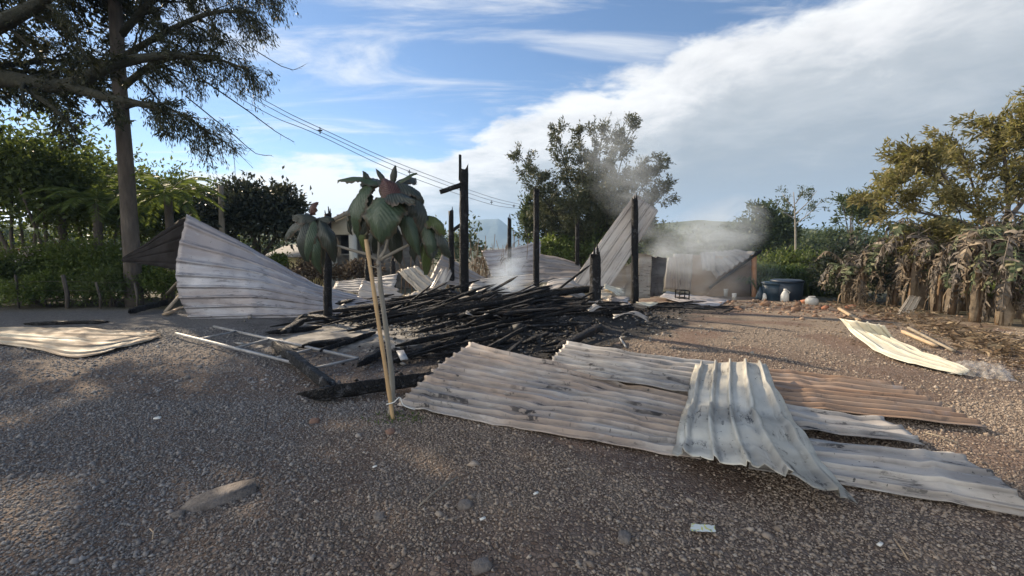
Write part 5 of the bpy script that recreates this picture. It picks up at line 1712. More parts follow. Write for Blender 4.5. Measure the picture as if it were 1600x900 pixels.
for i, (px, top, mt) in enumerate([(1205, 372, 'leaf_bright'), (1232, 365, 'leaf_bright'), (1260, 372, 'leaf_mid'), (1288, 392, 'leaf_mid'), (1190, 396, 'leaf_bright'), (1315, 400, 'leaf_mid')]):
    cane(['tall green grass clump above the blue tank', 'tallest green grass clump behind the dark tank', 'grass clump left of the burnt banana leaves', 'darker grass clump behind the round pot', 'grass clump just right of the orange pillar', 'grass clump among the first banana stems'][i], px, 455, top, 22, 20.5 - .4 * i, 330, mt)
bushy('shrub', 'dark green hedge mass behind the water tanks', 'shrub', 1240, 395, 468, 62, 22.5, 5200, .16, .07, 'leaf_mid')
bushy('shrub', 'dark undergrowth behind the first banana plants', 'shrub', 1345, 385, 478, 62, 15.5, 4600, .12, .06, 'leaf_dark')
bushy('shrub', 'dark undergrowth at the right edge behind the banana stems', 'shrub', 1490, 368, 520, 100, 13.2, 8500, .12, .06, 'leaf_dark')
bushy('shrub', 'green leafy shrub at the right edge of the photo', 'shrub', 1592, 375, 560, 42, 9.8, 3600, .13, .05, 'leaf_mid')

random.seed(14); rng = np.random.default_rng(14)
# ---- golden scorched tree on the right
Yg = 12.6
base = onG(P(1560, 520, Yg).x, Yg, -.05)
gt = thing('tree', 'golden brown scorched tree above the banana plants at the right', 'tree', base)
limbs = []
for pl, r_ in [([base, P(1555, 400, Yg), P(1530, 340, Yg), P(1490, 300, Yg), P(1450, 230, Yg - .3)], .09), ([P(1555, 400, Yg), P(1575, 330, Yg), P(1570, 250, Yg), P(1560, 180, Yg)], .08),
               ([P(1548, 370, Yg), P(1500, 345, Yg - .3), P(1430, 330, Yg - .5), P(1380, 305, Yg - .5)], .06), ([P(1500, 310, Yg), P(1455, 275, Yg), P(1415, 262, Yg)], .04), ([P(1560, 360, Yg), P(1610, 300, Yg), P(1650, 240, Yg + .3)], .07),
               ([P(1535, 345, Yg), P(1520, 290, Yg + .4), P(1500, 225, Yg + .6)], .05), ([P(1560, 400, Yg), P(1500, 390, Yg - .8), P(1450, 372, Yg - 1)], .05), ([P(1570, 300, Yg), P(1610, 240, Yg - .5), P(1620, 170, Yg - .6)], .05)]:
    limbs.append((curve(pl, 9), r_, r_ * .25))
sub = side_branches(limbs, 15, (.6, 1.4), (.5, 1.1), .1, .4, .3, bias=(-.25, 0, .1))
tw = side_branches(sub, 5, (.25, .6), (.4, 1.0), .1, .45, .15, 4)
wood(MB(), limbs, 6).build('trunk', M['bark'], gt, smooth=True)
wood(MB(), sub, 4).build('branches', M['bark'], gt, kind='stuff')
V, Q = twig_leaves(sub + tw, 24, .18, .05, .6, .1, .15, .06)
MB().add(V, Q).build('crown', M['leaf_scorch'], gt)

# ---- burnt banana plants
def bananamat(name, cols, st_=(1, 1, 1)):
    t = new_mat(name)
    n_ = t.noise(7, t.mapping(objc(t), st_), 6, .7)
    n2 = t.math('ADD', t.math('MULTIPLY', n_, .8), t.math('MULTIPLY', geo_random(t), .35))
    col = t.ramp(n2, [(.25 + .6 * i / (len(cols) - 1), c_) for i, c_ in enumerate(cols)])
    t.put(t.b.inputs['Base Color'], col)
    t.b.inputs['Roughness'].default_value = .65
    tr_ = t.node('ShaderNodeBsdfTranslucent'); t.put(tr_.inputs[0], col)
    ms_ = t.node('ShaderNodeMixShader'); ms_.inputs[0].default_value = .15
    t.L.new(t.b.outputs[0], ms_.inputs[1]); t.L.new(tr_.outputs[0], ms_.inputs[2]); t.L.new(ms_.outputs[0], t.out.inputs[0])
    return t.m


M['ban_dark'] = bananamat('burnt_banana_leaf', [(.020, .018, .017), (.05, .044, .038), (.14, .115, .09), (.30, .25, .19)])
M['ban_brown'] = bananamat('withered_banana_leaf', [(.035, .025, .018), (.09, .065, .042), (.20, .15, .095), (.36, .29, .20)])
M['ban_green'] = bananamat('dull_green_banana_leaf', [(.03, .05, .022), (.065, .09, .035), (.12, .14, .06), (.22, .18, .10)])
M['ban_stem'] = bananamat('banana_stem', [(.025, .016, .011), (.08, .05, .03), (.24, .155, .085), (.42, .31, .19)], (2.2, 2.2, .35))


def banana_leaf(b_, start, az, el, L_, wd, droop, tear=.5, hang=1.0):
    """rib rises, then breaks and hangs; the blade is torn into limp strips"""
    d = np.array([math.cos(az) * math.cos(el), math.sin(az) * math.cos(el), math.sin(el)])
    pts, n_ = [np.array(tuple(start))], 18
    brk = random.uniform(5, 13)
    for k in range(n_):
        pull = droop / n_ * (.5 + k * .08) + (.85 if brk <= k < brk + 1.6 else 0)
        d = unit(d + np.array([0, 0, -pull]) + rng.normal(0, .05, 3))
        pts.append(pts[-1] + d * L_ / n_)
    pts = np.array(pts)
    b_.tube(pts, np.linspace(.02, .006, n_ + 1), 4)
    side0 = unit(np.cross([math.cos(az), math.sin(az), 0], [0, 0, 1.0]))
    for sgn in (-1, 1):
        k = 1.8
        while k < n_ - .3:
            k2 = min(n_ - .05, k + random.uniform(.25, 1.5))
            def at(s):
                i = min(int(s), n_ - 1); return pts[i] + (pts[i + 1] - pts[i]) * (s - i)
            f = (k + k2) / 2 / n_
            if random.random() < .14 * tear * 2:
                k = k2; continue
            w_ = wd * math.sin(math.pi * min(1, .12 + f * .86)) ** .6 * random.uniform(.35, 1.15)
            hf = hang * random.uniform(.1, 1.6)
            tw_ = rng.normal(0, .28, 3)
            v1 = unit(side0 * sgn + np.array([0, 0, .35 - hf * .8]) + tw_) * w_ * .4
            v2 = unit(side0 * sgn * .6 + np.array([0, 0, -hf * 1.5]) + tw_ * 1.5) * w_ * .35
            v3 = unit(np.array([0, 0, -1.0 - hf]) + rng.normal(0, .5, 3)) * w_ * .3
            a0, a1 = at(k), at(k + (k2 - k) * random.uniform(.7, 1.0))
            sh = (at(min(n_ - .01, k2)) - at(k)) * random.uniform(.1, .5)
            nar = random.uniform(.3, .9)
            m0, m1 = a0 + v1 + sh, a1 + v1 + sh
            q0_, q1_ = m0 + v2 + sh * .5, m0 + (m1 - m0) * nar + v2 + sh * .5
            e0_, e1_ = q0_ + v3, q0_ + (q1_ - q0_) * nar * .6 + v3
            b_.add([a0, a1, m1, m0, q1_, q0_, e1_, e0_], [(0, 1, 2, 3), (3, 2, 4, 5), (5, 4, 6, 7)])
            k = k2


def banana(label, px, foot_py, h_, leaves, mat_seq, Y=None, r_=.09, lean=(0, 0)):
    foot = G(px, foot_py) if Y is None else onG(P(px, foot_py, Y).x, Y)
    root = thing('banana_plant', label, 'banana plant', foot - Vector((0, 0, .03)), 'fire-scorched banana plants')
    top = foot + Vector((lean[0], lean[1], h_))
    pts = curve([foot - Vector((0, 0, .05)), foot.lerp(top, .5) + Vector((random.uniform(-.06, .06), 0, 0)), top], 9)
    b_ = MB().tube(pts, np.linspace(r_, r_ * .75, 9), 9, True, .10)
    b_.build('pseudostem', M['ban_stem'], root, smooth=True)
    for i in range(20):                              # peeling dead sheaths hanging on the stem
        f = random.uniform(.25, .95); a = random.uniform(0, 6.28)
        p0 = foot.lerp(top, f) + Vector((math.cos(a), math.sin(a), 0)) * r_ * .8
        L_ = min(f * h_, random.uniform(.35, 1.0) * h_ * .8); w_ = random.uniform(.02, .06)
        s = Vector((-math.sin(a), math.cos(a), 0)) * w_
        o1 = Vector((math.cos(a), math.sin(a), 0)) * random.uniform(.04, .16)
        p1 = p0 + o1 - Vector((0, 0, L_ * .5)); p2 = p0 + o1 * random.uniform(.3, 1.2) - Vector((0, 0, L_))
        MB().add([tuple(p0 - s * .5), tuple(p0 + s * .5), tuple(p1 + s), tuple(p1 - s), tuple(p2 + s * .4), tuple(p2 - s * .5)], [(0, 1, 2, 3), (3, 2, 4, 5)]).build('dry_sheath', M['ban_brown'], root)
    for i in range(7):                               # dead leaves hanging down along the stem
        b_ = MB()
        banana_leaf(b_, foot.lerp(top, random.uniform(.6, 1.0)), random.uniform(0, 6.28), random.uniform(-.3, .4), h_ * random.uniform(.5, .85), random.uniform(.16, .3), random.uniform(5, 9), .6, 1.2)
        b_.build('dead_leaf', M[random.choice(['ban_dark', 'ban_brown', 'ban_dark'])], root)
    for i, (az, el, L_, wd, dr) in enumerate(leaves):
        b_ = MB()
        banana_leaf(b_, top - Vector((0, 0, .08)), az, el, L_, wd, dr, .7, .55 + .5 * (mat_seq[i % len(mat_seq)] != 'ban_green'))
        b_.build('leaf', M[mat_seq[i % len(mat_seq)]], root)


def fan(n, el=(.2, 1.2), L_=(1.2, 2.0), wd=(.35, .5), dr=(1.6, 2.8), first=None):
    n = int(n * 2)
    el = (el[0] - .1, el[1] + .3)
    out = [(2 * math.pi * (i + random.uniform(-.3, .3)) / n + .4, random.uniform(*el), random.uniform(*L_), random.uniform(*wd), random.uniform(*dr)) for i in range(n)]
    return (first or []) + out


random.seed(15); rng = np.random.default_rng(15)
D, B_, Gn = 'ban_dark', 'ban_brown', 'ban_green'
banana('banana plant with the highest arching burnt leaves left of the golden tree', 1398, 470, 1.75, fan(6, first=[(2.95, 1.05, 1.6, .40, 1.5), (2.85, .7, 1.8, .42, 1.5), (3.05, .45, 1.7, .42, 1.6)]), [D, D, D, Gn, D, Gn], 13.2)
banana('small banana plant with drooping brown leaves behind the round pot', 1322, 478, 1.15, fan(6, L_=(.9, 1.4), wd=(.25, .38), first=[(3.0, .5, 1.3, .34, 1.2), (2.4, .8, 1.2, .3, 1.6)]), [B_, D, Gn], 14.5)
banana('banana plant with green lower leaves at the start of the banana row', 1342, 482, 1.2, fan(6, L_=(.8, 1.3), wd=(.25, .38)), [Gn, D, B_], 13.3)
banana('banana plant with charred folded leaves in the middle of the row', 1440, 480, 1.85, fan(8, L_=(1.0, 1.6)), [D, Gn, D, B_], 12.2)
banana('thick banana stem with a collapsed crown behind the propped sheet', 1462, 512, 1.6, fan(7, (-.3, .7), (.8, 1.3), (.3, .42), (1.5, 2.6)), [D, Gn, B_], 10.9, .095)
banana('pair-like leaning banana stem with peeling bark', 1482, 522, 1.5, fan(5, (-.3, .6), (.7, 1.1), (.28, .4), (1.8, 2.6)), [B_, D, Gn], 10.5, .10, (.12, 0))
banana('stout orange-brown banana stem nearest the plastic film', 1518, 552, 1.75, fan(7, (-.1, .8), (.9, 1.4), (.3, .45), (1.6, 2.6)), [D, Gn, D, B_], 9.3, .10)
banana('banana plant at the right with torn hanging leaves', 1558, 560, 1.7, fan(7, (-.1, .9), (.9, 1.4), (.3, .42), (1.6, 2.6)), [B_, D, Gn], 8.9, .09)
banana('low green banana sucker at the right edge', 1605, 560, 1.1, fan(6, (.0, .9), (.8, 1.3), (.25, .35), (1.4, 2.4)), [Gn, B_], 8.6, .09)
banana('burnt banana plant in the shade behind the stout stem', 1505, 500, 2.0, fan(7, (.0, 1.0), (1.0, 1.5), (.35, .45), (1.5, 2.4)), [D, Gn, D, B_], 11.6, .095)

banana('tall dark banana plant under the left side of the golden tree', 1422, 480, 2.0, fan(7, (.1, 1.1), (1.0, 1.6), (.35, .45), (1.4, 2.4)), [D, Gn, D], 11.7)
banana('tall banana plant with green and charred leaves below the golden crown', 1478, 490, 2.15, fan(7, (.1, 1.1), (1.0, 1.6), (.35, .45), (1.4, 2.4)), [Gn, D, D], 12.3)
banana('leafy banana plant right of the stout orange-brown stem', 1545, 520, 1.9, fan(7, (.0, 1.0), (1.0, 1.5), (.32, .45), (1.4, 2.4)), [D, Gn, B_], 10.3)
banana('tall banana plant rising at the right edge before the golden tree', 1585, 530, 1.9, fan(7, (.0, 1.1), (1.0, 1.5), (.32, .45), (1.4, 2.4)), [Gn, D, Gn], 9.7)

# leaf litter under the banana plants
n_ = 2200
f = rng.random(n_)
px_, py_ = 1300 + 300 * f, 478 + 100 * f ** 1.25
pp = []
for a, b in zip(px_, py_):
    q = G(a + random.gauss(0, 14), b + random.gauss(-6, 7))
    pp.append((q.x + abs(random.gauss(0, .35)), q.y + random.gauss(0, .25), 0))
pp = np.array(pp)
pp[:, 2] = [gz(x, y) + abs(random.gauss(.03, .06)) for x, y, _ in pp]
dd = unit(rng.normal(size=(n_, 3)) * np.array([1, 1, .25]))
V, Q = leaf_quads(pp, dd, rng.uniform(.06, .26, n_), rng.uniform(.01, .05, n_), .3)
MB().add(V, Q).build('leaf_litter', M['leaf_dry'], kind='stuff', label='dry brown banana leaf litter along the edge of the yard', cat='leaf litter')
n_ = 900
xy = np.stack([rng.uniform(5.5, 9.0, n_), rng.uniform(5.0, 9.5, n_)], 1)
pp = np.array([(x, y, gz(x, y) + .005) for x, y in xy])
V, Q = leaf_quads(pp, unit(rng.normal(size=(n_, 3)) * (1, 1, .2)), rng.uniform(.02, .09, n_), rng.uniform(.008, .03, n_), .3)
MB().add(V, Q).build('leaf_litter', M['leaf_dry'], kind='stuff', label='scattered straw and leaves on the bare earth at the right', cat='leaf litter')
fragments('earth_rubble', 'small clods and rubble on the bare earth by the hedge', 500, lambda: (random.uniform(6.2, 10.5), random.uniform(9.5, 15.5)), .035, 'rubble', ico())

# dry stalks behind the wreck
def stalk_mesh(seed):
    random.seed(100 + seed)
    b_ = MB()
    h_ = random.uniform(1.3, 1.9)
    pts = curve([(0, 0, 0), (random.uniform(-.06, .06), 0, h_ * .5), (random.uniform(-.16, .16), random.uniform(-.1, .1), h_)], 6)
    b_.tube(pts, np.linspace(.018, .008, 6), 5)
    for k in range(7):
        a = random.uniform(0, 6.28); z = random.uniform(.3, .95)
        p0 = pts[min(5, int(z * 5))]
        L_, w_ = random.uniform(.3, .6), random.uniform(.02, .04)
        d = np.array([math.cos(a), math.sin(a), random.uniform(.4, 1.2)]); pl = [p0]
        for j in range(4):
            d = unit(d + np.array([0, 0, -.55])); pl.append(pl[-1] + d * L_ / 4)
        pl = np.array(pl); s = np.array([-math.sin(a), math.cos(a), 0]); wd = np.array([.6, 1, .9, .6, .1])[:, None] * w_
        b_.add(np.concatenate([pl - s * wd, pl + s * wd]), [(j, j + 5, j + 6, j + 1) for j in range(4)])
    V = np.concatenate(b_.V)
    me = mesh_np('dry_stalk', V, [np.concatenate(b_.Q), np.concatenate(b_.T)])
    me.materials.append(M['leaf_dry'])
    return me


sm_ = [stalk_mesh(i) for i in range(5)]
random.seed(55)
for i in range(64):
    px, Y = random.uniform(736, 822) if i < 50 else random.uniform(585, 735), random.uniform(15.5, 19)
    q = onG(P(px, 430, Y).x, Y)
    o = bpy.data.objects.new('dry_stalk', sm_[i % 5])
    o.location = q; o.rotation_euler = (random.uniform(-.1, .1), random.uniform(-.1, .1), random.uniform(0, 6))
    s_ = (P(px, random.uniform(375, 400), Y).z - q.z) / 1.6
    o.scale = (s_, s_, s_)
    C.objects.link(o)
    tag(o, 'dry withered stalk standing in the thicket behind the charred posts', 'dry stalk', 'dry stalks behind the charred posts')

# ================================================================ SAPLING WITH GREAT LEAVES AND ITS STAKE
def bigleafmat(name, c1, c2, vein):
    t = new_mat(name)
    u = t.node('ShaderNodeUVMap').outputs[0]
    sp_ = t.node('ShaderNodeSeparateXYZ'); t.put(sp_.inputs[0], u)
    av = t.math('ABSOLUTE', t.math('SUBTRACT', sp_.outputs[1], .5))
    lat = t.math('SINE', t.math('MULTIPLY', t.math('SUBTRACT', sp_.outputs[0], t.math('MULTIPLY', av, .7)), 70.0))
    vmask = t.math('MAXIMUM', t.step(lat, .86, .99), t.step(av, .02, .006))
    c = t.mix(t.noise(5, objc(t), 5), c1, c2)
    c = t.mix(t.math('MULTIPLY', t.step(t.noise(9, objc(t), 4), .6, .75), .5), c, (.075, .055, .038))
    c = t.mix(t.math('MULTIPLY', vmask, .16), c, vein)
    c = t.mix(t.math('MULTIPLY', t.step(t.math('ADD', av, t.math('MULTIPLY', t.noise(14, objc(t), 4), .16)), .44, .54), .8), c, (.085, .06, .04))
    t.put(t.b.inputs['Base Color'], c)
    t.b.inputs['Roughness'].default_value = .42
    t.put(t.b.inputs['Normal'], t.bump(t.math('ADD', t.math('MULTIPLY', lat, .5), t.noise(40, objc(t), 3)), .3, .008))
    tr_ = t.node('ShaderNodeBsdfTranslucent'); t.put(tr_.inputs[0], t.mix(.4, c, (.10, .12, .02)))
    ms_ = t.node('ShaderNodeMixShader'); ms_.inputs[0].default_value = .16
    t.L.new(t.b.outputs[0], ms_.inputs[1]); t.L.new(tr_.outputs[0], ms_.inputs[2]); t.L.new(ms_.outputs[0], t.out.inputs[0])
    return t.m


M['big_green'] = bigleafmat('great_leaf_green', (.045, .072, .042), (.085, .12, .07), (.10, .13, .08))
M['big_dark'] = bigleafmat('great_leaf_dark', (.026, .034, .028), (.065, .075, .06), (.08, .09, .07))
M['big_red'] = bigleafmat('great_leaf_reddish', (.075, .03, .028), (.11, .055, .045), (.15, .08, .06))
M['big_light'] = bigleafmat('great_leaf_light', (.06, .09, .025), (.10, .13, .04), (.16, .19, .08))


def great_leaf(root, base_, tip, wd, face, mat, sag=.12, cup=.15, fold=.0):
    """blade from base to tip, its upper face turned towards `face`"""
    a, b = np.array(tuple(base_)), np.array(tuple(tip))
    ax = b - a; L_ = np.linalg.norm(ax); ax /= L_
    nrm = np.array(face, float); nrm -= ax * nrm.dot(ax); nrm = unit(nrm)
    s = np.cross(ax, nrm)
    nu_, nv_ = 22, 13
    V, UV = [], []
    ph, sgn_, curl = random.uniform(0, 50), random.uniform(0, 3), random.uniform(-.1, .5)
    for i in range(nu_):
        u = i / (nu_ - 1)
        w_ = wd / 2 * max(.02, math.sin(math.pi * min(1, u) ** .78)) ** .72
        if u == 0: w_ = wd * .05
        for j in range(nv_):
            v = (j / (nv_ - 1) - .5) * 2
            ruff = .07 * wd * math.sin(u * 15 + ph + sgn_ * (v > 0)) * abs(v) ** 2.2 + .05 * wd * noise.noise((u * 4, v * 2.5, ph)) + .045 * wd * math.sin(u * 52 - abs(v) * 10) * min(1, abs(v) * 1.6)
            wav = 1 + .10 * noise.noise((u * 9, v * 2, ph)) - (.18 * max(0, noise.noise((u * 14, v * 4, ph + 7))) if abs(v) > .9 else 0)
            z = -cup * wd * v * v * w_ / (wd / 2) + sag * L_ * (1 - (2 * u - .8) ** 2) + ruff - fold * wd * abs(v) * (.5 + .5 * u) - curl * L_ * max(0, u - .6) ** 2 * 3
            V.append(a + ax * L_ * u + s * w_ * v * wav + nrm * z)
            UV.append((u, (v + 1) / 2))
    Q = [(i * nv_ + j, i * nv_ + j + 1, (i + 1) * nv_ + j + 1, (i + 1) * nv_ + j) for i in range(nu_ - 1) for j in range(nv_ - 1)]
    return MB().add(V, Q).build('leaf', M[mat], root, smooth=True, uvs=UV)


random.seed(16); rng = np.random.default_rng(16)
foot = G(614, 652)
Y4 = foot.y
sap = thing('leafy_sapling', 'young tree with huge drooping dark leaves tied to a bamboo stake', 'sapling', foot)
Pq = lambda x, y, dy=0: P(x, y, Y4 + dy)
MB().tube(curve([foot + Vector((-.04, .05, -.03)), Pq(613, 600, .05), Pq(604, 520, .06), Pq(596, 460, .06), Pq(591, 405, .06)], 14), np.linspace(.026, .021, 14), 9, True, .07).build('trunk', M['bark_pale'], sap, smooth=True)
for pl, r_ in [([Pq(591, 407, .06), Pq(572, 397, .04), Pq(530, 385, .02), Pq(505, 372, 0), Pq(492, 350, 0)], .016), ([Pq(591, 407, .06), Pq(604, 385, .05), Pq(608, 345, .05), Pq(606, 300, .06)], .019),
               ([Pq(591, 407, .06), Pq(620, 392, .06), Pq(645, 378, .08), Pq(668, 350, .1)], .017), ([Pq(591, 407, .06), Pq(592, 380, .15), Pq(588, 340, .2)], .015)]:
    MB().tube(curve(pl, 9), np.linspace(r_, r_ * .6, 9), 7, True, .06).build('branch', M['bark_pale'], sap, smooth=True)
LV = [  # base, tip, width, facing, material, sag, cup
    ((600, 292, .10), (528, 276, .05), .20, (-.1, -.35, 1), 'big_green', .12, .2),
    ((604, 292, .06), (562, 278, .3), .24, (0, -.6, 1), 'big_dark', .1, .2),
    ((612, 290, .08), (664, 306, .05), .24, (.3, -.35, 1), 'big_dark', .2, .25),
    ((616, 290, .15), (650, 276, .4), .2, (0, -.5, 1), 'big_dark', .1, .2),
    ((622, 286, .06), (649, 267, .08), .06, (0, -.8, .6), 'big_green', .05, .3),
    ((613, 288, .06), (617, 258, .04), .075, (0, -1, .1), 'big_dark', .08, .4),
    ((603, 287, .08), (587, 263, .08), .06, (0, -1, .3), 'big_dark', .05, .4),
    ((580, 296, .10), (566, 268, .06), .09, (0, -1, .2), 'big_dark', .05, .3),
    ((585, 290, .06), (546, 372, .06), .30, (-.85, -.5, .45), 'big_green', .24, .3),
    ((578, 300, .10), (566, 384, .02), .24, (-.6, -.8, .3), 'big_dark', .14, .35),
    ((590, 300, .22), (540, 340, .25), .28, (-.6, -.4, .7), 'big_dark', .2, .25),
    ((606, 308, -.02), (590, 368, -.24), .50, (-.1, -.8, .6), 'big_green', .20, .12),
    ((618, 316, -.10), (597, 274, -.06), .22, (.2, -1, .25), 'big_red', .06, .3),
    ((600, 306, -.04), (648, 312, -.20), .26, (.15, -.5, .9), 'big_dark', .10, .3),
    ((626, 294, .05), (652, 360, -.02), .26, (.7, -.7, .4), 'big_dark', .2, .35),
    ((632, 298, .08), (668, 372, .06), .26, (.8, -.4, .4), 'big_dark', .2, .3),
    ((624, 318, 0), (648, 388, -.06), .20, (.35, -1, .2), 'big_green', .10, .4),
    ((590, 335, .10), (558, 396, .10), .18, (-.6, -.7, .3), 'big_light', .15, .4),
    ((592, 340, .2), (580, 400, .2), .22, (-.1, -1, .2), 'big_dark', .1, .3),
    ((612, 340, .2), (626, 402, .22), .2, (.2, -1, .2), 'big_dark', .1, .3),
    # cluster at the right
    ((664, 340, .10), (696, 352, .02), .22, (.1, -.5, .9), 'big_light', .3, .3),
    ((672, 348, .10), (700, 396, .08), .20, (.7, -.8, .3), 'big_dark', .18, .35),
    ((668, 350, .06), (680, 404, .00), .20, (.3, -1, .3), 'big_green', .12, .35),
    ((660, 352, .10), (644, 396, .06), .18, (-.4, -1, .3), 'big_dark', .14, .35),
    ((664, 355, .12), (660, 416, .14), .20, (-.1, -1, .1), 'big_light', .08, .35),
    ((672, 352, .14), (672, 392, -.02), .16, (.1, -1, .2), 'big_dark', .1, .35),
    # cluster at the left
    ((494, 342, 0), (456, 334, .0), .18, (0, -.4, 1), 'big_dark', .14, .25),
    ((492, 344, .04), (520, 338, .1), .16, (.2, -.5, .9), 'big_dark', .12, .3),
    ((486, 336, .02), (490, 316, .0), .11, (0, -1, .2), 'big_red', .1, .4),
    ((485, 346, -.02), (462, 396, -.06), .20, (-.7, -.8, .3), 'big_dark', .2, .4),
    ((488, 346, -.02), (474, 412, -.08), .18, (-.2, -1, .2), 'big_green', .14, .4),
    ((494, 348, -.02), (496, 410, -.06), .17, (.2, -1, .2), 'big_green', .14, .4),
    ((498, 346, .0), (520, 390, -.02), .20, (.7, -.8, .3), 'big_dark', .2, .4),
    ((486, 344, .06), (446, 376, .10), .18, (-.6, -.6, .5), 'big_dark', .22, .35),
    ((494, 350, .1), (508, 404, .12), .16, (.4, -1, .2), 'big_dark', .12, .4)]
for (b0_, t0_, wd, fc, mt, sg, cp) in LV:
    low_ = t0_[1] > b0_[1] + 25
    t0_ = (t0_[0] + random.uniform(-8, 8) * low_, t0_[1] + (random.uniform(-8, 18) if low_ else 0), t0_[2] + random.uniform(-.05, .05))
    if low_: b0_ = (b0_[0] + random.uniform(-4, 4), b0_[1] + random.uniform(-3, 4), b0_[2])
    fc = tuple(e + random.uniform(-.3, .3) for e in fc)
    great_leaf(sap, Pq(*b0_), Pq(*t0_), wd * (.8 if low_ else .85), fc, mt, sg * random.uniform(.5, 1.1), cp * .6, random.uniform(.05, .4))
stake = thing('bamboo_stake', 'tan bamboo stake leaning beside the sapling trunk', 'stake', foot + Vector((.01, -.03, 0)))
sp0, sp1 = foot + Vector((.02, -.05, -.05)), Pq(572, 374, -.06)
MB().tube([sp0.lerp(sp1, i / 16) for i in range(17)], [.018 * (1.14 if i in (3, 7, 11, 15) else .98) for i in range(17)], 10).build('cane', M['bamboo'], stake, smooth=True)
tie = sp0.lerp(sp1, .86)
MB().tube([tie + Vector((math.cos(a) * .05 + .02, math.sin(a) * .055 + .04, .012 * math.sin(2 * a))) for a in np.linspace(0, 6.28, 15)], [.005] * 15, 5).build('tie', M['oldwood'], stake, smooth=True)
tie = sp0.lerp(sp1, .12)
MB().tube(curve([tie + Vector((-.03, -.03, 0)), tie + Vector((.04, -.03, .02)), tie + Vector((.09, -.01, .06)), tie + Vector((.12, 0, -.02)), tie + Vector((.22, .02, -.07))], 12), [.006] * 12, 5).build('cord', M['white'], stake, smooth=True)
n_ = 90
pp = np.array([(foot.x + random.gauss(.06, .13), foot.y + random.gauss(-.03, .1), 0) for _ in range(n_)]); pp[:, 2] = [gz(x, y) for x, y, _ in pp]
V, Q = leaf_quads(pp, unit(rng.normal(size=(n_, 3)) * (.6, .6, .3) + (0, 0, .5)), rng.uniform(.03, .07, n_), .012, .2)
MB().add(V, Q).build('weeds', M['leaf_mid'], kind='stuff', label='small green weeds at the foot of the stake', cat='weeds')

# ================================================================ HOUSES AND POWER LINE
Yh = 26.0
hq = onG(P(520, 430, Yh).x, Yh)
hs = thing('house', 'cream gabled house with brown tiled roof behind the ruin', 'house', hq)
def quad(nm, pts, mat, th, parent=None, off=(0, 1, 0)):
    pts = [Vector(p_) for p_ in pts]; n_ = len(pts); o_ = Vector(off) * th
    V = [tuple(p_) for p_ in pts] + [tuple(p_ + o_) for p_ in pts]
    Q = [(i, (i + 1) % n_, (i + 1) % n_ + n_, i + n_) for i in range(n_)]
    T = [(0, i + 1, i) for i in range(1, n_ - 1)] + [(n_, n_ + i, n_ + i + 1) for i in range(1, n_ - 1)]
    return MB().add(V, Q, T).build(nm, mat, parent or hs)
# gable front: ridge above px ~575, left eave at px ~508
zg_ = hq.z
Lx, Rx, Cx = P(508, 380, Yh).x, P(655, 380, Yh).x, P(582, 380, Yh).x
ze, zr = P(508, 352, Yh).z, P(582, 316, Yh).z
quad('gable_wall', [(Lx, Yh, ze - .55), (Rx, Yh, ze - .55), (Rx, Yh, ze), (Cx, Yh, zr), (Lx, Yh, ze)], M['cream'], .2)
quad('side_wall', [(Lx, Yh, zg_), (Lx, Yh, ze), (Lx, Yh + 7, ze), (Lx, Yh + 7, zg_)], M['cream'], .2, off=(1, 0, 0))
quad('recessed_wall', [(Lx + .2, Yh + 1.2, zg_), (Rx, Yh + 1.2, zg_), (Rx, Yh + 1.2, ze), (Lx + .2, Yh + 1.2, ze)], M['concrete'], .2)
quad('wall_pier', [(P(545, 380, Yh).x, Yh + .0, zg_), (P(556, 380, Yh).x, Yh, zg_), (P(556, 380, Yh).x, Yh, ze - .552), (P(545, 380, Yh).x, Yh, ze - .552)], M['cream'], .3)
wn = quad('window', [(Lx + .5, Yh + 1.15, ze - 1.7), (Lx + 1.5, Yh + 1.15, ze - 1.7), (Lx + 1.5, Yh + 1.15, ze - .6), (Lx + .5, Yh + 1.15, ze - .6)], M['darkroom'], .04)
MB().box((Lx + .44, Yh + 1.08, ze - 1.78), (Lx + 1.56, Yh + 1.14, ze - 1.7)).build('window_sill', M['whitegrey'], wn)
quad('door', [(Lx + 1.8, Yh + 1.14, zg_), (Lx + 2.4, Yh + 1.14, zg_), (Lx + 2.4, Yh + 1.14, zg_ + 1.9), (Lx + 1.8, Yh + 1.14, zg_ + 1.9)], M['wallbrown'], .05)
for sx, ex in ((-1, Lx), (1, Rx)):
    e_ = .45
    slope = (zr - ze) / (Cx - Lx)
    xe, zee = ex + sx * e_, ze - slope * e_
    rf = quad('roof', [(xe, Yh - .4, zee), (Cx, Yh - .4, zr), (Cx, Yh + 7.4, zr), (xe, Yh + 7.4, zee)], M['rooftile'], .10, off=(0, 0, 1))
    for k in range(9):                               # tile courses
        f0 = k / 9
        a0 = Vector((xe, Yh - .42, zee)).lerp(Vector((Cx, Yh - .42, zr)), f0) + Vector((0, 0, .10))
        MB().beam(a0, a0 + Vector((0, 7.84, 0)), .16, .05).build('tile_course', M['rooftile'], rf)
    MB().beam((xe, Yh - .42, zee - .06), (Cx, Yh - .42, zr - .06), .05, .2).build('bargeboard', M['oldwood'], hs)
Yk = 30
kq = onG(P(455, 430, Yk).x, Yk)
h2 = thing('house', 'small yellow house with a low grey roof left of the gabled house', 'house', kq)
x0, x1 = P(424, 400, Yk).x, P(500, 400, Yk).x
zt = P(450, 402, Yk).z
MB().box((x0, Yk, kq.z - .3), (x1, Yk + 4, zt)).build('wall', M['yellow'], h2)
quad('roof', [(x0 - .4, Yk - .5, zt + .004), (x1 + .4, Yk - .5, zt + .004), (x1 + .4, Yk + 3, zt + .8), (x0 - .4, Yk + 3, zt + .8)], M['concrete'], .08, h2, (0, 0, 1))
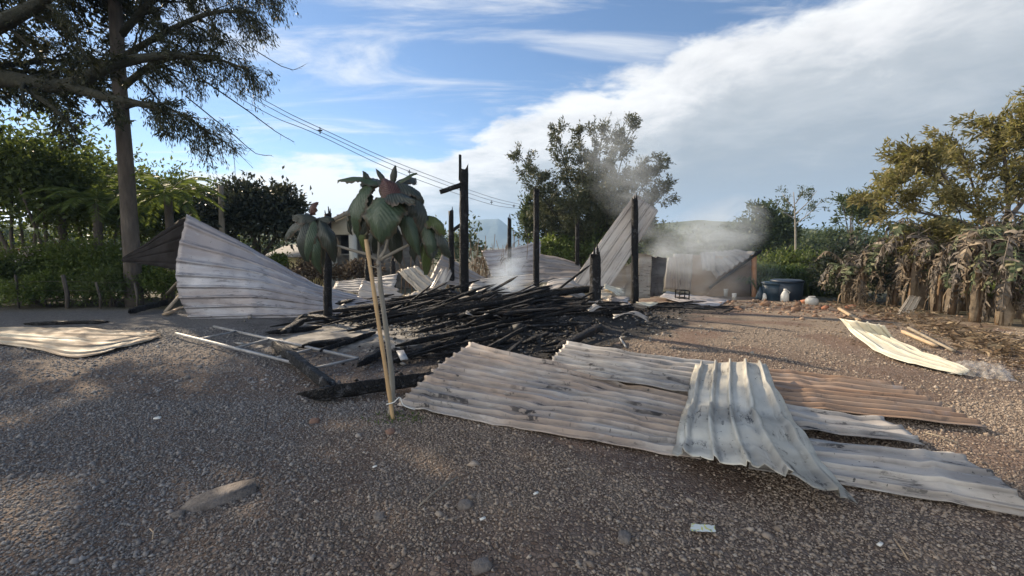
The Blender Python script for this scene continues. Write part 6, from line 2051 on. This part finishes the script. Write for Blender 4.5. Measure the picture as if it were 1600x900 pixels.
MB().box((x0 + .5, Yk - .03, kq.z + .7), (x0 + 1.2, Yk + .02, zt - .3)).build('window', M['darkroom'], h2)

pw = thing('power_line', 'sagging overhead power line with spacers crossing the sky', 'power line', P(430, 176, 26))
WR = [[(300, 92), (425, 163), (500, 200), (640, 262), (770, 309), (826, 322)], [(300, 98), (425, 170), (500, 206), (640, 268), (770, 314), (826, 325)], [(300, 108), (425, 181), (500, 212), (640, 276), (770, 320), (826, 327)]]
DY = [20, 26, 32, 50, 84, 104]
for pl in WR:
    MB().tube(curve([P(a, b, Y_) for (a, b), Y_ in zip(pl, DY)], 30), np.linspace(.014, .04, 30), 4).build('wire', M['wire'], pw)
for (px, py, Y_, s_) in ((500, 204, 32, .16), (640, 269, 50, .19), (768, 316, 84, .26), (803, 322, 96, .26)):
    q = P(px, py, Y_)
    b_ = MB()
    b_.beam(q + Vector((0, 0, -.5 * s_ * 3)), q + Vector((0, 0, .5 * s_ * 3)), s_ * .35, s_ * .35, 4, .2)
    b_.beam(q + Vector((-s_, 0, 0)), q + Vector((s_, 0, 0)), s_ * .5, s_ * .6, 4, .2)
    b_.build('spacer', M['wire'], pw)
upq = onG(P(826, 400, 104).x, 104, -.2)
up_ = thing('utility_pole', 'distant utility pole carrying the power line behind the large tree', 'utility pole', upq)
MB().tube([upq, P(826, 316, 104)], [.2, .16], 8).build('shaft', M['oldwood'], up_, smooth=True)
MB().beam(P(818, 323, 104), P(834, 323, 104), .2, .2).build('crossarm', M['oldwood'], up_)


# ================================================================ SMOKE AND HAZE
def smoke(label, pts, radii, dens, seed, col=(.84, .92, 1.0), scale=.9):
    """a closed plume round a path; its density thins to the skin"""
    pts = [np.array(tuple(p_)) for p_ in pts]
    c_ = curve(pts, 9)
    rr = np.interp(np.linspace(0, 1, 9), np.linspace(0, 1, len(radii)), radii)
    b_ = MB().box((c_ - rr[:, None]).min(0), (c_ + rr[:, None]).max(0))
    lo = c_[0]
    t = new_mat('smoke_' + str(seed))
    t.t.nodes.remove(t.b)
    pv = t.node('ShaderNodeVolumePrincipled')
    pv.inputs['Color'].default_value = (*col, 1)
    pv.inputs['Anisotropy'].default_value = .3
    p_ = pos(t)
    # distance to the plume path, as a chain of puffs
    best = None
    for q, r_ in zip(c_[::2], rr[::2]):
        d_ = t.node('ShaderNodeVectorMath', operation='DISTANCE')
        t.put(d_.inputs[0], p_); d_.inputs[1].default_value = tuple(q)
        v_ = t.math('SUBTRACT', 1.0, t.math('DIVIDE', d_.outputs['Value'], float(r_)), clamp=True)
        best = v_ if best is None else t.math('MAXIMUM', best, v_)
    nz = t.noise(scale * 1.5, t.mapping(p_, (.55, .8, 1.25), (seed * 3.7, 0, seed), (0, .6, 0)), 4, .62, .8)
    soft = t.math('POWER', best, 1.1)
    d = t.math('MULTIPLY', soft, t.step(nz, .30, .74))
    sp_ = t.node('ShaderNodeSeparateXYZ'); t.put(sp_.inputs[0], p_)
    t.put(pv.inputs['Density'], t.math('MULTIPLY', d, dens))
    t.L.new(pv.outputs[0], t.out.inputs['Volume'])
    o = b_.build('smoke', t.m, None, Vector(tuple(lo)), True, label, 'smoke', None, 'stuff')
    return o


smoke('white smoke drifting up from the cabinets towards the shed', [P(1010, 430, 14.6), P(1040, 405, 14.8), P(1080, 384, 15), P(1115, 370, 15.4), P(1150, 352, 15.8)], [.4, .9, 1.3, 1.4, 1.2], 1.5, 1)
smoke('thin smoke veil rising across the large tree', [P(1030, 400, 15), P(1010, 340, 15.5), P(985, 280, 16), P(960, 240, 16)], [.6, 1.2, 1.7, 1.5], .42, 2)
smoke('small blue smoke wisp from the middle of the heap', [P(800, 492, 10.6), P(797, 470, 10.7), P(790, 445, 10.9), P(800, 415, 11.1)], [.3, .45, .6, .5], 4.2, 3, (.75, .86, 1.0), 2.2)
smoke('low smoke lingering before the shed wall', [P(1090, 450, 16.4), P(1130, 440, 16.8), P(1190, 430, 17.2)], [.8, 1.2, .9], .3, 4)

t = new_mat('hazy_air')
t.t.nodes.remove(t.b)
pv = t.node('ShaderNodeVolumePrincipled')
pv.inputs['Color'].default_value = (.45, .68, 1.0, 1)
pv.inputs['Density'].default_value = .0004
pv.inputs['Anisotropy'].default_value = .2
t.L.new(pv.outputs[0], t.out.inputs['Volume'])
MB().box((-3100, -450, -6), (3100, 3100, 130)).build('haze', t.m, None, (0, 0, 0), kind='stuff')
